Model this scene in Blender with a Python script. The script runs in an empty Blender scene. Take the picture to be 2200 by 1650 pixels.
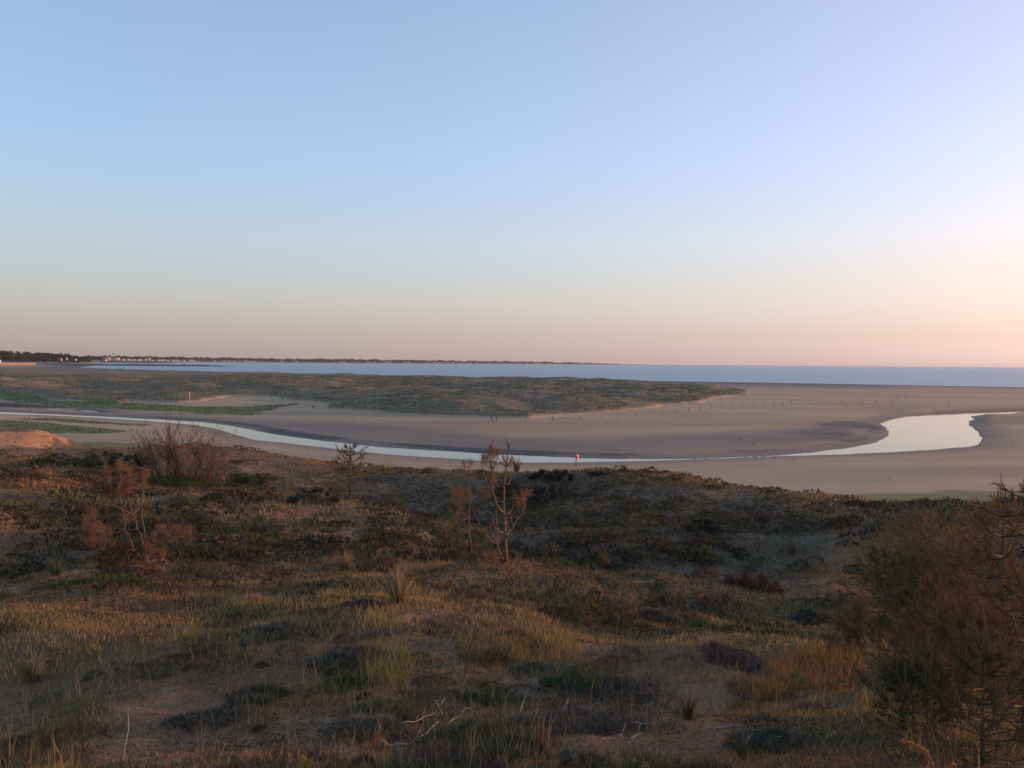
import bpy, math, random
import numpy as np
from mathutils import Vector, Matrix

random.seed(7)
rng = np.random.default_rng(7)
scene = bpy.context.scene
COL = scene.collection

# ------------------------------------------------------------------ camera
IW, IH, FPX = 2200.0, 1650.0, 1662.0          # photograph size and focal length in its pixels
CAM = np.array([0.0, 0.0, 12.3])
PITCH = math.atan(45.5 / FPX)
ROLL = 0.0080
_f = np.array([0, math.cos(PITCH), -math.sin(PITCH)])
_r0 = np.array([1.0, 0, 0])
_u0 = np.cross(_r0, _f)
_r = math.cos(ROLL) * _r0 + math.sin(ROLL) * _u0
_u = -math.sin(ROLL) * _r0 + math.cos(ROLL) * _u0
cam_data = bpy.data.cameras.new('camera')
cam_data.sensor_fit = 'HORIZONTAL'
cam_data.sensor_width = 36.0
cam_data.lens = 36.0 * FPX / IW
cam_data.clip_start = 0.05
cam_data.clip_end = 120000.0
cam = bpy.data.objects.new('camera', cam_data)
COL.objects.link(cam)
cam.matrix_world = Matrix(((_r[0], _u[0], -_f[0], CAM[0]), (_r[1], _u[1], -_f[1], CAM[1]),
                           (_r[2], _u[2], -_f[2], CAM[2]), (0, 0, 0, 1)))
scene.camera = cam

# ------------------------------------------------------------------ sky, sun, exposure
SUN_AZ = math.radians(69.0)      # to the right of the view direction (+Y), clockwise
SUN_EL = math.radians(5.0)
world = bpy.data.worlds.new('World')
scene.world = world
world.use_nodes = True
wn = world.node_tree
for n in list(wn.nodes):
    wn.nodes.remove(n)
wo = wn.nodes.new('ShaderNodeOutputWorld')
wb = wn.nodes.new('ShaderNodeBackground')
sky = wn.nodes.new('ShaderNodeTexSky')
sky.sky_type = 'NISHITA'
sky.sun_disc = False
sky.sun_elevation = SUN_EL
sky.sun_rotation = SUN_AZ
sky.altitude = 10.0
sky.air_density = 1.0
sky.dust_density = 1.5
sky.ozone_density = 7.0
wb.inputs['Strength'].default_value = 0.15
# the camera's tone curve and white balance, applied evenly to the whole sky
_sc = wn.nodes.new('ShaderNodeVectorMath'); _sc.operation = 'SCALE'; _sc.inputs['Scale'].default_value = 0.15
_ga = wn.nodes.new('ShaderNodeGamma'); _ga.inputs['Gamma'].default_value = 0.4
wn.links.new(sky.outputs[0], _sc.inputs[0]); wn.links.new(_sc.outputs[0], _ga.inputs['Color'])
_cm = wn.nodes.new('ShaderNodeCombineColor')
for _i, _row in enumerate(((2.14, 0.0, 0.129), (0.777, 0.0, 0.748), (0.0, 1.097, 0.464))):
    _dt = wn.nodes.new('ShaderNodeVectorMath'); _dt.operation = 'DOT_PRODUCT'
    _dt.inputs[1].default_value = tuple(c / 0.15 for c in _row)
    wn.links.new(_ga.outputs[0], _dt.inputs[0]); wn.links.new(_dt.outputs['Value'], _cm.inputs[_i])
_tc = wn.nodes.new('ShaderNodeTexCoord'); _sx = wn.nodes.new('ShaderNodeSeparateXYZ'); wn.links.new(_tc.outputs['Generated'], _sx.inputs[0])
_rp = wn.nodes.new('ShaderNodeValToRGB'); _el = _rp.color_ramp.elements
_stops = [(0.0, (0.83, 0.97, 0.85)), (0.035, (0.84, 0.89, 0.68)), (0.08, (1.02, 1.00, 0.77)), (0.15, (1.15, 1.09, 0.99)), (0.25, (1.08, 1.06, 1.24)), (0.43, (0.95, 0.92, 1.16)), (1.0, (0.80, 0.78, 1.10))]
while len(_el) < len(_stops): _el.new(0.5)
for _i, (_p, _c) in enumerate(_stops): _el[_i].position = _p; _el[_i].color = (*(c * 0.5 for c in _c), 1)
wn.links.new(_sx.outputs['Z'], _rp.inputs[0])
_mu = wn.nodes.new('ShaderNodeVectorMath'); _mu.operation = 'MULTIPLY'; _m2 = wn.nodes.new('ShaderNodeVectorMath'); _m2.operation = 'SCALE'; _m2.inputs['Scale'].default_value = 2.0
wn.links.new(_cm.outputs[0], _mu.inputs[0]); wn.links.new(_rp.outputs[0], _mu.inputs[1]); wn.links.new(_mu.outputs[0], _m2.inputs[0])
wn.links.new(_m2.outputs[0], wb.inputs['Color'])
wn.links.new(wb.outputs[0], wo.inputs['Surface'])

sun_data = bpy.data.lights.new('sun', 'SUN')
sun_data.energy = 5.0
sun_data.angle = math.radians(0.6)
sun_data.color = (1.0, 0.46, 0.20)
sun = bpy.data.objects.new('sun', sun_data)
COL.objects.link(sun)
_sd = Vector((math.sin(SUN_AZ) * math.cos(SUN_EL), math.cos(SUN_AZ) * math.cos(SUN_EL), math.sin(SUN_EL)))
sun.rotation_euler = _sd.to_track_quat('Z', 'Y').to_euler()
sun.location = (60, 20, 40)

scene.view_settings.view_transform = 'Standard'
scene.view_settings.look = 'None'
scene.view_settings.gamma = 1.0
scene.view_settings.use_curve_mapping = False
scene.view_settings.exposure = 0.10
scene.cycles.use_denoising = True
scene.cycles.max_bounces = 6
scene.cycles.diffuse_bounces = 3
scene.cycles.glossy_bounces = 3
scene.cycles.transmission_bounces = 3
scene.cycles.caustics_reflective = False
scene.cycles.caustics_refractive = False

# ------------------------------------------------------------------ projection helpers
def ray(u, v):
    return _f + _r * ((u - IW / 2) / FPX) - _u * ((v - IH / 2) / FPX)
def at(u, v, depth):                      # point on the line of sight at forward distance Y = depth
    d = ray(u, v); return CAM + d * (depth / d[1])
def on_plane(u, v, z):
    d = ray(u, v); t = (z - CAM[2]) / d[2]; return CAM + d * t
def horizon(u):                           # image row of the true horizon at column u
    return IH / 2 + ((-_f[2] - _r[2] * ((u - IW / 2) / FPX)) / -_u[2]) * FPX
def project(x, y, z):
    p = np.stack([x - CAM[0], y - CAM[1], z - CAM[2]], -1)
    dz = np.maximum(p @ _f, 1e-3)
    return IW / 2 + FPX * (p @ _r) / dz, IH / 2 - FPX * (p @ _u) / dz

# ------------------------------------------------------------------ numpy noise
def _hash(xi, yi, s):
    h = (xi * 374761393 + yi * 668265263 + s * 1442695041) & 0xffffffff
    h = ((h ^ (h >> 13)) * 1274126177) & 0xffffffff
    h = ((h ^ (h >> 16)) * 2246822519) & 0xffffffff
    return ((h ^ (h >> 15)) & 0xffffff) / float(0xffffff)
def vnoise(x, y, s=0):
    x = np.asarray(x, float); y = np.asarray(y, float)
    xi = np.floor(x).astype(np.int64); yi = np.floor(y).astype(np.int64)
    fx = x - xi; fy = y - yi
    fx = fx * fx * fx * (fx * (fx * 6 - 15) + 10); fy = fy * fy * fy * (fy * (fy * 6 - 15) + 10)
    a = _hash(xi, yi, s); b = _hash(xi + 1, yi, s); c = _hash(xi, yi + 1, s); d = _hash(xi + 1, yi + 1, s)
    return (a + (b - a) * fx) * (1 - fy) + (c + (d - c) * fx) * fy
def fbm(x, y, scale, octv=3, s=0, gain=0.5):      # about -1..1
    t = 0; amp = 1; tot = 0; k = 1.0 / scale
    for o in range(octv):
        ca, sa = math.cos(o * 0.9 + s), math.sin(o * 0.9 + s)
        t = t + amp * (vnoise((x * ca - y * sa) * k, (x * sa + y * ca) * k, s * 17 + o) * 2 - 1)
        tot += amp; amp *= gain; k *= 2.03
    return t / tot
def sstep(a, b, x):
    t = np.clip((x - a) / (b - a), 0, 1); return t * t * (3 - 2 * t)
def poly_sdf(px, py, poly):               # signed distance to a closed polygon, negative inside
    poly = np.asarray(poly, float); n = len(poly)
    d2 = np.full(px.shape, 1e18); inside = np.zeros(px.shape, bool)
    for i in range(n):
        ax, ay = poly[i]; bx, by = poly[(i + 1) % n]
        ex, ey = bx - ax, by - ay
        wx, wy = px - ax, py - ay
        t = np.clip((wx * ex + wy * ey) / max(ex * ex + ey * ey, 1e-9), 0, 1)
        d2 = np.minimum(d2, (wx - ex * t) ** 2 + (wy - ey * t) ** 2)
        c = ((ay > py) != (by > py)) & (px < (bx - ax) * (py - ay) / ((by - ay) if by != ay else 1e-9) + ax)
        inside ^= c
    d = np.sqrt(d2)
    return np.where(inside, -d, d)

# ------------------------------------------------------------------ mesh helpers
def new_mesh(name, verts, faces_list, mats=(), attrs=None, smooth=False):
    """faces_list: list of int arrays (n,3) or (n,4)"""
    me = bpy.data.meshes.new(name)
    verts = np.ascontiguousarray(verts, dtype=np.float32)
    me.vertices.add(len(verts)); me.vertices.foreach_set('co', verts.ravel())
    loops = []; starts = []; base = 0
    for f in faces_list:
        f = np.asarray(f, dtype=np.int32)
        if len(f) == 0: continue
        loops.append(f.ravel()); k = f.shape[1]
        starts.append(base + np.arange(len(f), dtype=np.int32) * k); base += f.size
    loops = np.concatenate(loops); starts = np.concatenate(starts)
    me.loops.add(len(loops)); me.loops.foreach_set('vertex_index', loops)
    me.polygons.add(len(starts)); me.polygons.foreach_set('loop_start', starts)
    if smooth: me.polygons.foreach_set('use_smooth', np.ones(len(starts), dtype=bool))
    for k, a in (attrs or {}).items():
        a = np.asarray(a, dtype=np.float32)
        if a.ndim == 1:
            at_ = me.attributes.new(k, 'FLOAT', 'POINT'); at_.data.foreach_set('value', a)
        else:
            at_ = me.attributes.new(k, 'FLOAT_COLOR', 'POINT')
            at_.data.foreach_set('color', np.concatenate([a, np.ones((len(a), 1), np.float32)], 1).ravel())
    for m in mats: me.materials.append(m)
    me.update(calc_edges=True)
    return me
def add_obj(name, me, parent=None, loc=None, label=None, cat=None, group=None, kind=None):
    o = bpy.data.objects.new(name, me); COL.objects.link(o)
    if parent is not None: o.parent = parent
    if loc is not None: o.location = loc
    if label: o['label'] = label
    if cat: o['category'] = cat
    if group: o['group'] = group
    if kind: o['kind'] = kind
    return o
def thing(name, loc, label, cat, group=None):
    return add_obj(name, None, None, tuple(float(c) for c in loc), label, cat, group)

class MB:                                  # collects geometry (with per-vertex colour) for one mesh
    def __init__(s): s.v = []; s.f3 = []; s.f4 = []; s.c = []; s.n = 0
    def add(s, v, f3=None, f4=None, col=None):
        v = np.asarray(v, float); s.v.append(v)
        if f3 is not None and len(f3): s.f3.append(np.asarray(f3) + s.n)
        if f4 is not None and len(f4): s.f4.append(np.asarray(f4) + s.n)
        if col is None: col = (0.5, 0.5, 0.5)
        col = np.asarray(col, float)
        s.c.append(np.broadcast_to(col, (len(v), 3)).copy()); s.n += len(v)
    def tube(s, pts, rad, sides=5, col=None, cap=True):
        pts = np.asarray(pts, float); rad = np.broadcast_to(np.asarray(rad, float), (len(pts),))
        n = len(pts); tan = np.gradient(pts, axis=0); tan /= np.linalg.norm(tan, axis=1)[:, None] + 1e-9
        ref = np.array([0.31, 0.17, 0.9]) if abs(tan[:, 2]).mean() < 0.8 else np.array([0.95, 0.2, 0.1])
        a = np.cross(tan, ref); a /= np.linalg.norm(a, axis=1)[:, None] + 1e-9
        b = np.cross(tan, a)
        th = np.arange(sides) * 2 * math.pi / sides
        ring = pts[:, None] + rad[:, None, None] * (np.cos(th)[None, :, None] * a[:, None] + np.sin(th)[None, :, None] * b[:, None])
        v = ring.reshape(-1, 3); f = []
        for i in range(n - 1):
            for j in range(sides):
                k = (j + 1) % sides
                f.append((i * sides + j, i * sides + k, (i + 1) * sides + k, (i + 1) * sides + j))
        f3 = []
        if cap:
            for j in range(1, sides - 1):
                f3.append((0, j + 1, j)); q = (n - 1) * sides; f3.append((q, q + j, q + j + 1))
        s.add(v, f3, f, col)
    def box(s, c, size, rot=0.0, col=None, taper=1.0):
        x, y, z = np.asarray(size, float) / 2
        v = np.array([(-x, -y, -z), (x, -y, -z), (x, y, -z), (-x, y, -z), (-x * taper, -y * taper, z), (x * taper, -y * taper, z), (x * taper, y * taper, z), (-x * taper, y * taper, z)])
        ca, sa = math.cos(rot), math.sin(rot)
        v = np.stack([v[:, 0] * ca - v[:, 1] * sa, v[:, 0] * sa + v[:, 1] * ca, v[:, 2]], 1) + np.asarray(c, float)
        s.add(v, None, [(0, 3, 2, 1), (4, 5, 6, 7), (0, 1, 5, 4), (1, 2, 6, 5), (2, 3, 7, 6), (3, 0, 4, 7)], col)
    def tris(s, p0, p1, p2, col):          # many triangles at once
        n = len(p0); v = np.stack([p0, p1, p2], 1).reshape(-1, 3)
        col = np.repeat(np.broadcast_to(col, (n, 3)), 3, axis=0)
        s.add(v, np.arange(3 * n).reshape(n, 3), None, col)
    def mesh(s, name, mat, smooth=False, origin=None):
        v = np.concatenate(s.v)
        if origin is not None: v = v - np.asarray(origin, float)
        fl = []
        if s.f3: fl.append(np.concatenate(s.f3))
        if s.f4: fl.append(np.concatenate(s.f4))
        return new_mesh(name, v, fl, (mat,), {'col': np.concatenate(s.c)}, smooth)

# ------------------------------------------------------------------ materials
def mat_new(name):
    m = bpy.data.materials.new(name); m.use_nodes = True
    nt = m.node_tree
    for n in list(nt.nodes): nt.nodes.remove(n)
    out = nt.nodes.new('ShaderNodeOutputMaterial')
    return m, nt, out
def N(nt, kind, **kw):
    n = nt.nodes.new(kind)
    for k, v in kw.items():
        if hasattr(n, k): setattr(n, k, v)
    return n
def L(nt, a, b): nt.links.new(a, b)

def mat_foliage(name, translucent=0.3, rough=0.85):
    m, nt, out = mat_new(name)
    a = N(nt, 'ShaderNodeAttribute', attribute_name='col')
    no = N(nt, 'ShaderNodeTexNoise'); no.inputs['Scale'].default_value = 3.0
    geo = N(nt, 'ShaderNodeNewGeometry'); L(nt, geo.outputs['Position'], no.inputs['Vector'])
    hs = N(nt, 'ShaderNodeHueSaturation')
    mr = N(nt, 'ShaderNodeMapRange'); L(nt, no.outputs['Fac'], mr.inputs['Value'])
    mr.inputs['To Min'].default_value = 0.88; mr.inputs['To Max'].default_value = 1.40
    L(nt, mr.outputs[0], hs.inputs['Value']); L(nt, a.outputs['Color'], hs.inputs['Color'])
    p = N(nt, 'ShaderNodeBsdfDiffuse'); p.inputs['Roughness'].default_value = rough
    t = N(nt, 'ShaderNodeBsdfTranslucent'); mx = N(nt, 'ShaderNodeMixShader'); mx.inputs[0].default_value = translucent
    L(nt, hs.outputs[0], p.inputs['Color']); L(nt, hs.outputs[0], t.inputs['Color'])
    L(nt, p.outputs[0], mx.inputs[1]); L(nt, t.outputs[0], mx.inputs[2]); L(nt, mx.outputs[0], out.inputs[0])
    return m
def mat_solid(name, rough=0.8, noise_scale=8.0, amount=0.3, bump=0.0):
    """colour from the vertex attribute 'col', broken up by procedural noise"""
    m, nt, out = mat_new(name)
    a = N(nt, 'ShaderNodeAttribute', attribute_name='col')
    tc = N(nt, 'ShaderNodeTexCoord')
    no = N(nt, 'ShaderNodeTexNoise'); no.inputs['Scale'].default_value = noise_scale; no.inputs['Detail'].default_value = 5
    L(nt, tc.outputs['Object'], no.inputs['Vector'])
    mr = N(nt, 'ShaderNodeMapRange'); L(nt, no.outputs['Fac'], mr.inputs['Value'])
    mr.inputs['From Min'].default_value = 0.25; mr.inputs['From Max'].default_value = 0.75
    mr.inputs['To Min'].default_value = 1 - amount; mr.inputs['To Max'].default_value = 1 + amount
    hs = N(nt, 'ShaderNodeHueSaturation'); L(nt, mr.outputs[0], hs.inputs['Value']); L(nt, a.outputs['Color'], hs.inputs['Color'])
    p = N(nt, 'ShaderNodeBsdfPrincipled'); p.inputs['Roughness'].default_value = rough
    p.inputs['Specular IOR Level'].default_value = 0.25
    L(nt, hs.outputs[0], p.inputs['Base Color'])
    if bump:
        b = N(nt, 'ShaderNodeBump'); b.inputs['Strength'].default_value = bump; b.inputs['Distance'].default_value = 0.02
        L(nt, no.outputs['Fac'], b.inputs['Height']); L(nt, b.outputs[0], p.inputs['Normal'])
    L(nt, p.outputs[0], out.inputs[0])
    return m
M_LEAF = mat_foliage('plant_leaf', 0.30)
M_NEEDLE = mat_foliage('pine_needles', 0.25)
M_FAR = mat_foliage('distant_foliage', 0.15)
M_BARK = mat_solid('bark', 0.85, 30.0, 0.35, 0.4)
M_WOOD = mat_solid('weathered_wood', 0.8, 12.0, 0.3, 0.3)
M_PAINT = mat_solid('painted_surface', 0.55, 2.0, 0.08)
M_HOUSE = mat_solid('house_render', 0.8, 0.3, 0.12)
M_ROCK = mat_solid('wet_rock', 0.7, 0.4, 0.45, 0.6)

def build_ground_material():
    m, nt, out = mat_new('dune_ground')
    geo = N(nt, 'ShaderNodeNewGeometry'); P = geo.outputs['Position']
    def attr(n): return N(nt, 'ShaderNodeAttribute', attribute_name=n).outputs['Fac']
    def noise(scale, detail=5, rough=0.6, vec=None, dist=0.0):
        n = N(nt, 'ShaderNodeTexNoise'); n.inputs['Scale'].default_value = scale; n.inputs['Detail'].default_value = detail
        n.inputs['Roughness'].default_value = rough; n.inputs['Distortion'].default_value = dist
        L(nt, vec or P, n.inputs['Vector']); return n.outputs['Fac']
    def ramp(fac, stops):
        r = N(nt, 'ShaderNodeValToRGB'); e = r.color_ramp.elements
        while len(e) < len(stops): e.new(0.5)
        for i, (p, c) in enumerate(stops): e[i].position = p; e[i].color = (*c, 1)
        L(nt, fac, r.inputs[0]); return r.outputs[0]
    def mix(fac, a, b, kind='MIX'):
        n = N(nt, 'ShaderNodeMix', data_type='RGBA', blend_type=kind)
        if isinstance(fac, float): n.inputs[0].default_value = fac
        else: L(nt, fac, n.inputs[0])
        L(nt, a, n.inputs[6]); L(nt, b, n.inputs[7]); return n.outputs[2]
    def math_(op, a, b=None):
        n = N(nt, 'ShaderNodeMath', operation=op)
        for i, x in enumerate((a, b)):
            if x is None: continue
            if isinstance(x, (int, float)): n.inputs[i].default_value = x
            else: L(nt, x, n.inputs[i])
        return n.outputs[0]
    def mrange(x, a, b, c=0.0, d=1.0):
        n = N(nt, 'ShaderNodeMapRange'); n.inputs[1].default_value = a; n.inputs[2].default_value = b
        n.inputs[3].default_value = c; n.inputs[4].default_value = d; L(nt, x, n.inputs[0]); return n.outputs[0]
    # stretched coordinates: wind and tide streaks run along the shore (x, turned a little)
    mp = N(nt, 'ShaderNodeMapping'); mp.inputs['Rotation'].default_value = (0, 0, 0.18); mp.inputs['Scale'].default_value = (0.25, 1, 1)
    L(nt, P, mp.inputs['Vector']); ST = mp.outputs[0]
    sand = ramp(noise(0.05, 6, 0.6, ST), [(0.36, (0.250, 0.174, 0.106)), (0.5, (0.360, 0.254, 0.158)), (0.62, (0.440, 0.315, 0.200))])
    sand = mix(0.35, sand, ramp(noise(60, 4, 0.7), [(0.35, (0.23, 0.155, 0.090)), (0.65, (0.46, 0.345, 0.230))]))
    wetsand = ramp(noise(0.12, 5, 0.6, ST), [(0.3, (0.085, 0.064, 0.052)), (0.5, (0.135, 0.100, 0.078)), (0.7, (0.185, 0.138, 0.106))])
    wet_a = attr('wet')
    wetf = mrange(math_('ADD', wet_a, math_('MULTIPLY', math_('SUBTRACT', noise(0.1, 5, 0.6, ST), 0.5), 0.55)), 0.15, 0.95)
    wetf = math_('MULTIPLY', wetf, mrange(wet_a, 0.0, 0.2))
    col = mix(wetf, sand, wetsand)
    mudf = mrange(math_('ADD', attr('mud'), math_('MULTIPLY', math_('SUBTRACT', noise(0.16, 6, 0.65, ST), 0.5), 0.8)), 0.4, 0.8)
    mudf = math_('MULTIPLY', mudf, mrange(attr('mud'), 0.05, 0.3))
    mud_c = ramp(noise(0.5, 4, 0.6, ST), [(0.3, (0.040, 0.037, 0.040)), (0.7, (0.072, 0.064, 0.064))])
    col = mix(mudf, col, mud_c)
    wr = math_('MULTIPLY', mrange(math_('ABSOLUTE', math_('SUBTRACT', noise(0.035, 7, 0.55, ST), 0.52)), 0.0, 0.012, 1.0, 0.0), mrange(noise(1.1, 5, 0.7), 0.45, 0.62))
    drk = N(nt, 'ShaderNodeRGB'); drk.outputs[0].default_value = (0.11, 0.082, 0.06, 1)
    col = mix(math_('MULTIPLY', wr, 0.75), col, drk.outputs[0])
    # spit: marram, moss and sand
    spit = ramp(noise(0.10, 6, 0.65, ST), [(0.25, (0.090, 0.092, 0.052)), (0.42, (0.140, 0.125, 0.074)), (0.56, (0.180, 0.140, 0.088)), (0.72, (0.29, 0.205, 0.14))])
    spf = mrange(math_('ADD', attr('spit'), math_('MULTIPLY', math_('SUBTRACT', noise(0.25, 5), 0.5), 0.7)), 0.35, 0.6)
    spf = math_('MULTIPLY', spf, mrange(attr('spit'), 0.02, 0.3))
    col = mix(spf, col, spit)
    lush = ramp(noise(0.3, 5, 0.6, ST), [(0.3, (0.085, 0.108, 0.038)), (0.5, (0.130, 0.145, 0.052)), (0.7, (0.190, 0.165, 0.082))])
    luf = mrange(math_('ADD', attr('lush'), math_('MULTIPLY', math_('SUBTRACT', noise(0.4, 5, 0.6, ST), 0.5), 0.8)), 0.35, 0.65)
    luf = math_('MULTIPLY', luf, mrange(attr('lush'), 0.02, 0.3))
    col = mix(luf, col, lush)
    # foreground dune: moss, litter, dry herb over orange-brown sand
    moss = ramp(noise(1.3, 7, 0.7), [(0.28, (0.095, 0.072, 0.040)), (0.42, (0.220, 0.135, 0.072)), (0.52, (0.150, 0.112, 0.056)), (0.60, (0.300, 0.155, 0.080)), (0.72, (0.175, 0.125, 0.058))])
    moss = mix(0.5, moss, ramp(noise(22, 6, 0.75), [(0.36, (0.030, 0.024, 0.017)), (0.5, (0.120, 0.082, 0.052)), (0.66, (0.26, 0.17, 0.105))]))
    shaded_moss = ramp(noise(1.1, 6, 0.7), [(0.3, (0.056, 0.060, 0.040)), (0.5, (0.105, 0.090, 0.060)), (0.7, (0.165, 0.115, 0.080))])  # greener hollow moss, darkened so its colour also carries the hollow's shade
    moss = mix(mrange(attr('holl'), 0.2, 0.8), moss, shaded_moss)
    fsand = ramp(noise(3.0, 6, 0.65), [(0.35, (0.19, 0.112, 0.064)), (0.65, (0.30, 0.178, 0.102))])
    fsand = mix(0.45, fsand, ramp(noise(45, 5, 0.75), [(0.40, (0.045, 0.030, 0.020)), (0.5, (0.17, 0.102, 0.060)), (0.66, (0.28, 0.175, 0.105))]))
    sunlit_sand = ramp(noise(1.2, 6, 0.65), [(0.35, (0.34, 0.165, 0.080)), (0.65, (0.50, 0.255, 0.125))])  # low sun on the left mound, painted in as a stronger orange
    fsand = mix(mrange(attr('bare'), 1.02, 1.12), fsand, sunlit_sand)
    bare = math_('ADD', attr('bare'), math_('MULTIPLY', math_('SUBTRACT', noise(2.2, 6, 0.65), 0.5), 0.9))
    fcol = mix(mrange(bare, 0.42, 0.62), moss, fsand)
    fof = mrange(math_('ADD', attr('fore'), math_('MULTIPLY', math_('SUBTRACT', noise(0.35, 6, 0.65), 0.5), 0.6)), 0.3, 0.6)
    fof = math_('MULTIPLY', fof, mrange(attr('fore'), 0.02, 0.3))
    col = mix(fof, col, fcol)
    p = N(nt, 'ShaderNodeBsdfPrincipled')
    L(nt, col, p.inputs['Base Color'])
    L(nt, mrange(wetf, 0, 1, 0.95, 0.62), p.inputs['Roughness'])
    p.inputs['Specular IOR Level'].default_value = 0.25
    b1 = N(nt, 'ShaderNodeBump'); b1.inputs['Distance'].default_value = 0.05; b1.inputs['Strength'].default_value = 0.8
    L(nt, math_('MULTIPLY', noise(14, 7, 0.7), mrange(attr('fore'), 0, 1, 0.25, 1.0)), b1.inputs['Height'])
    b2 = N(nt, 'ShaderNodeBump'); b2.inputs['Distance'].default_value = 0.10; b2.inputs['Strength'].default_value = 0.6
    L(nt, noise(1.2, 6, 0.6, ST), b2.inputs['Height']); L(nt, b1.outputs[0], b2.inputs['Normal'])
    L(nt, b2.outputs[0], p.inputs['Normal'])
    L(nt, p.outputs[0], out.inputs[0])
    return m
M_GROUND = build_ground_material()

def build_water_material(name, base, rough, waves):
    m, nt, out = mat_new(name)
    p = N(nt, 'ShaderNodeBsdfPrincipled')
    p.inputs['Base Color'].default_value = (*base, 1); p.inputs['Roughness'].default_value = rough
    p.inputs['IOR'].default_value = 1.333
    geo = N(nt, 'ShaderNodeNewGeometry'); prev = None
    for sx, sy, dist, st in waves:
        mp = N(nt, 'ShaderNodeMapping'); mp.inputs['Scale'].default_value = (sx, sy, 1.0); mp.inputs['Rotation'].default_value = (0, 0, 0.3)
        L(nt, geo.outputs['Position'], mp.inputs['Vector'])
        no = N(nt, 'ShaderNodeTexNoise'); no.inputs['Scale'].default_value = 1.0; no.inputs['Detail'].default_value = 6; no.inputs['Roughness'].default_value = 0.6
        L(nt, mp.outputs[0], no.inputs['Vector'])
        b = N(nt, 'ShaderNodeBump'); b.inputs['Distance'].default_value = dist; b.inputs['Strength'].default_value = st
        L(nt, no.outputs['Fac'], b.inputs['Height'])
        if prev: L(nt, prev, b.inputs['Normal'])
        prev = b.outputs[0]
    L(nt, prev, p.inputs['Normal']); L(nt, p.outputs[0], out.inputs[0])
    return m
M_RIVER = build_water_material('river_water', (0.02, 0.03, 0.035), 0.03, [(1.2, 2.0, 0.004, 0.5)])
M_SEA = build_water_material('sea_water', (0.025, 0.15, 0.235), 0.27, [(0.02, 0.06, 4.0, 1.0), (0.35, 0.8, 0.35, 1.0)])

# ------------------------------------------------------------------ terrain: features in plan
def gp(u, v, z=0.0):
    p = on_plane(u, v, z); return (p[0], p[1])
far_bank = [(-500, 856), (-200, 862), (0, 884.5), (60, 887.3), (150, 891.3), (250, 896), (330, 900.5), (440, 907), (509, 916), (550, 925), (604, 934.5), (700, 948), (825, 960.5),
            (975, 970), (1100, 977.5), (1240, 983), (1330, 985.5), (1450, 985.6), (1550, 983), (1650, 978.5), (1710, 975), (1770, 969), (1830, 960.5),
            (1880, 950), (1903, 938), (1909, 929), (1900, 917), (1890, 910), (1905, 904), (1955, 893), (2020, 886.5), (2100, 883), (2200, 880), (2500, 872)]
near_bank = [(2500, 880), (2200, 888.5), (2165, 892), (2140, 896), (2120, 896), (2100, 894), (2085, 894.5), (2092, 899), (2098, 901), (2084, 905), (2082, 911), (2092, 919), (2107, 932),
             (2113, 945), (2110, 954), (2080, 960.5), (1950, 970), (1800, 977), (1650, 981.5), (1560, 985), (1500, 987.5), (1370, 991), (1240, 994.5), (1100, 994), (975, 986.5),
             (825, 976), (700, 962.5), (604, 951), (550, 946), (509, 936), (470, 923), (420, 913.5), (320, 905), (200, 897.5), (100, 892.5), (0, 889.5), (-200, 882), (-500, 874)]
RIVER = [gp(*p) for p in far_bank + near_bank]
side_pool = [gp(*p) for p in [(-300, 855), (0, 866), (60, 869), (130, 873), (190, 880), (250, 887), (170, 884), (80, 878), (0, 874), (-300, 864)]]
spit_px = [(1600, 844), (1560, 853), (1530, 858), (1480, 866), (1450, 870), (1400, 878), (1330, 884), (1250, 890), (1190, 893), (1140, 898), (1060, 897), (1000, 895), (920, 894), (850, 891), (780, 884),
           (720, 882), (700, 874), (690, 866), (600, 857), (560, 850), (490, 852), (440, 862), (380, 865), (300, 862), (250, 866), (120, 858), (0, 853), (-300, 846), (-900, 838),
           (-900, 783), (-300, 786), (100, 793), (400, 801), (800, 809), (1100, 815.5), (1250, 819.5), (1400, 825), (1500, 830), (1560, 835), (1592, 839)]
SPIT = [gp(u, v, 0.9) for u, v in spit_px]
LUSH = [[gp(*p, 0.5) for p in [(-300, 850), (0, 858), (60, 866), (140, 873), (300, 880), (450, 889), (550, 893), (580, 882), (640, 870), (600, 872), (520, 876), (440, 876), (300, 868), (130, 862), (0, 852)]],
        [gp(*p, 1.0) for p in [(-300, 890), (0, 899), (110, 905), (200, 916), (290, 922), (240, 926), (100, 930), (-300, 930)]],
        [gp(*p, 1.0) for p in [(140, 950), (200, 945), (340, 948), (340, 960), (150, 962)]],
        [gp(*p, 1.0) for p in [(40, 896), (120, 893), (200, 899), (330, 906), (310, 909), (180, 904)]],
        [gp(*p, 1.5) for p in [(1640, 1052), (1760, 1046), (1900, 1040), (2300, 1038), (2500, 1075), (1700, 1075)]]]
SHORE_X = np.array([-2600, -1500, -1000, -800, -652, -275, 0, 181, 320, 600, 1000, 2600.])
SHORE_Y = np.array([2300, 2000, 1760, 1480, 1165, 831, 614, 548, 483, 370, 150, -700.])
RIV_MUD = [gp(*p) for p in [(1450, 980), (1650, 975), (1850, 952), (1900, 928), (1890, 910), (1800, 906), (1600, 930), (1300, 950), (1100, 945), (1000, 930), (800, 915), (600, 905), (420, 898), (300, 893), (300, 880),
                            (200, 875), (100, 880), (330, 900), (440, 908), (604, 936), (825, 962), (1100, 980), (1330, 987)]]

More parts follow.
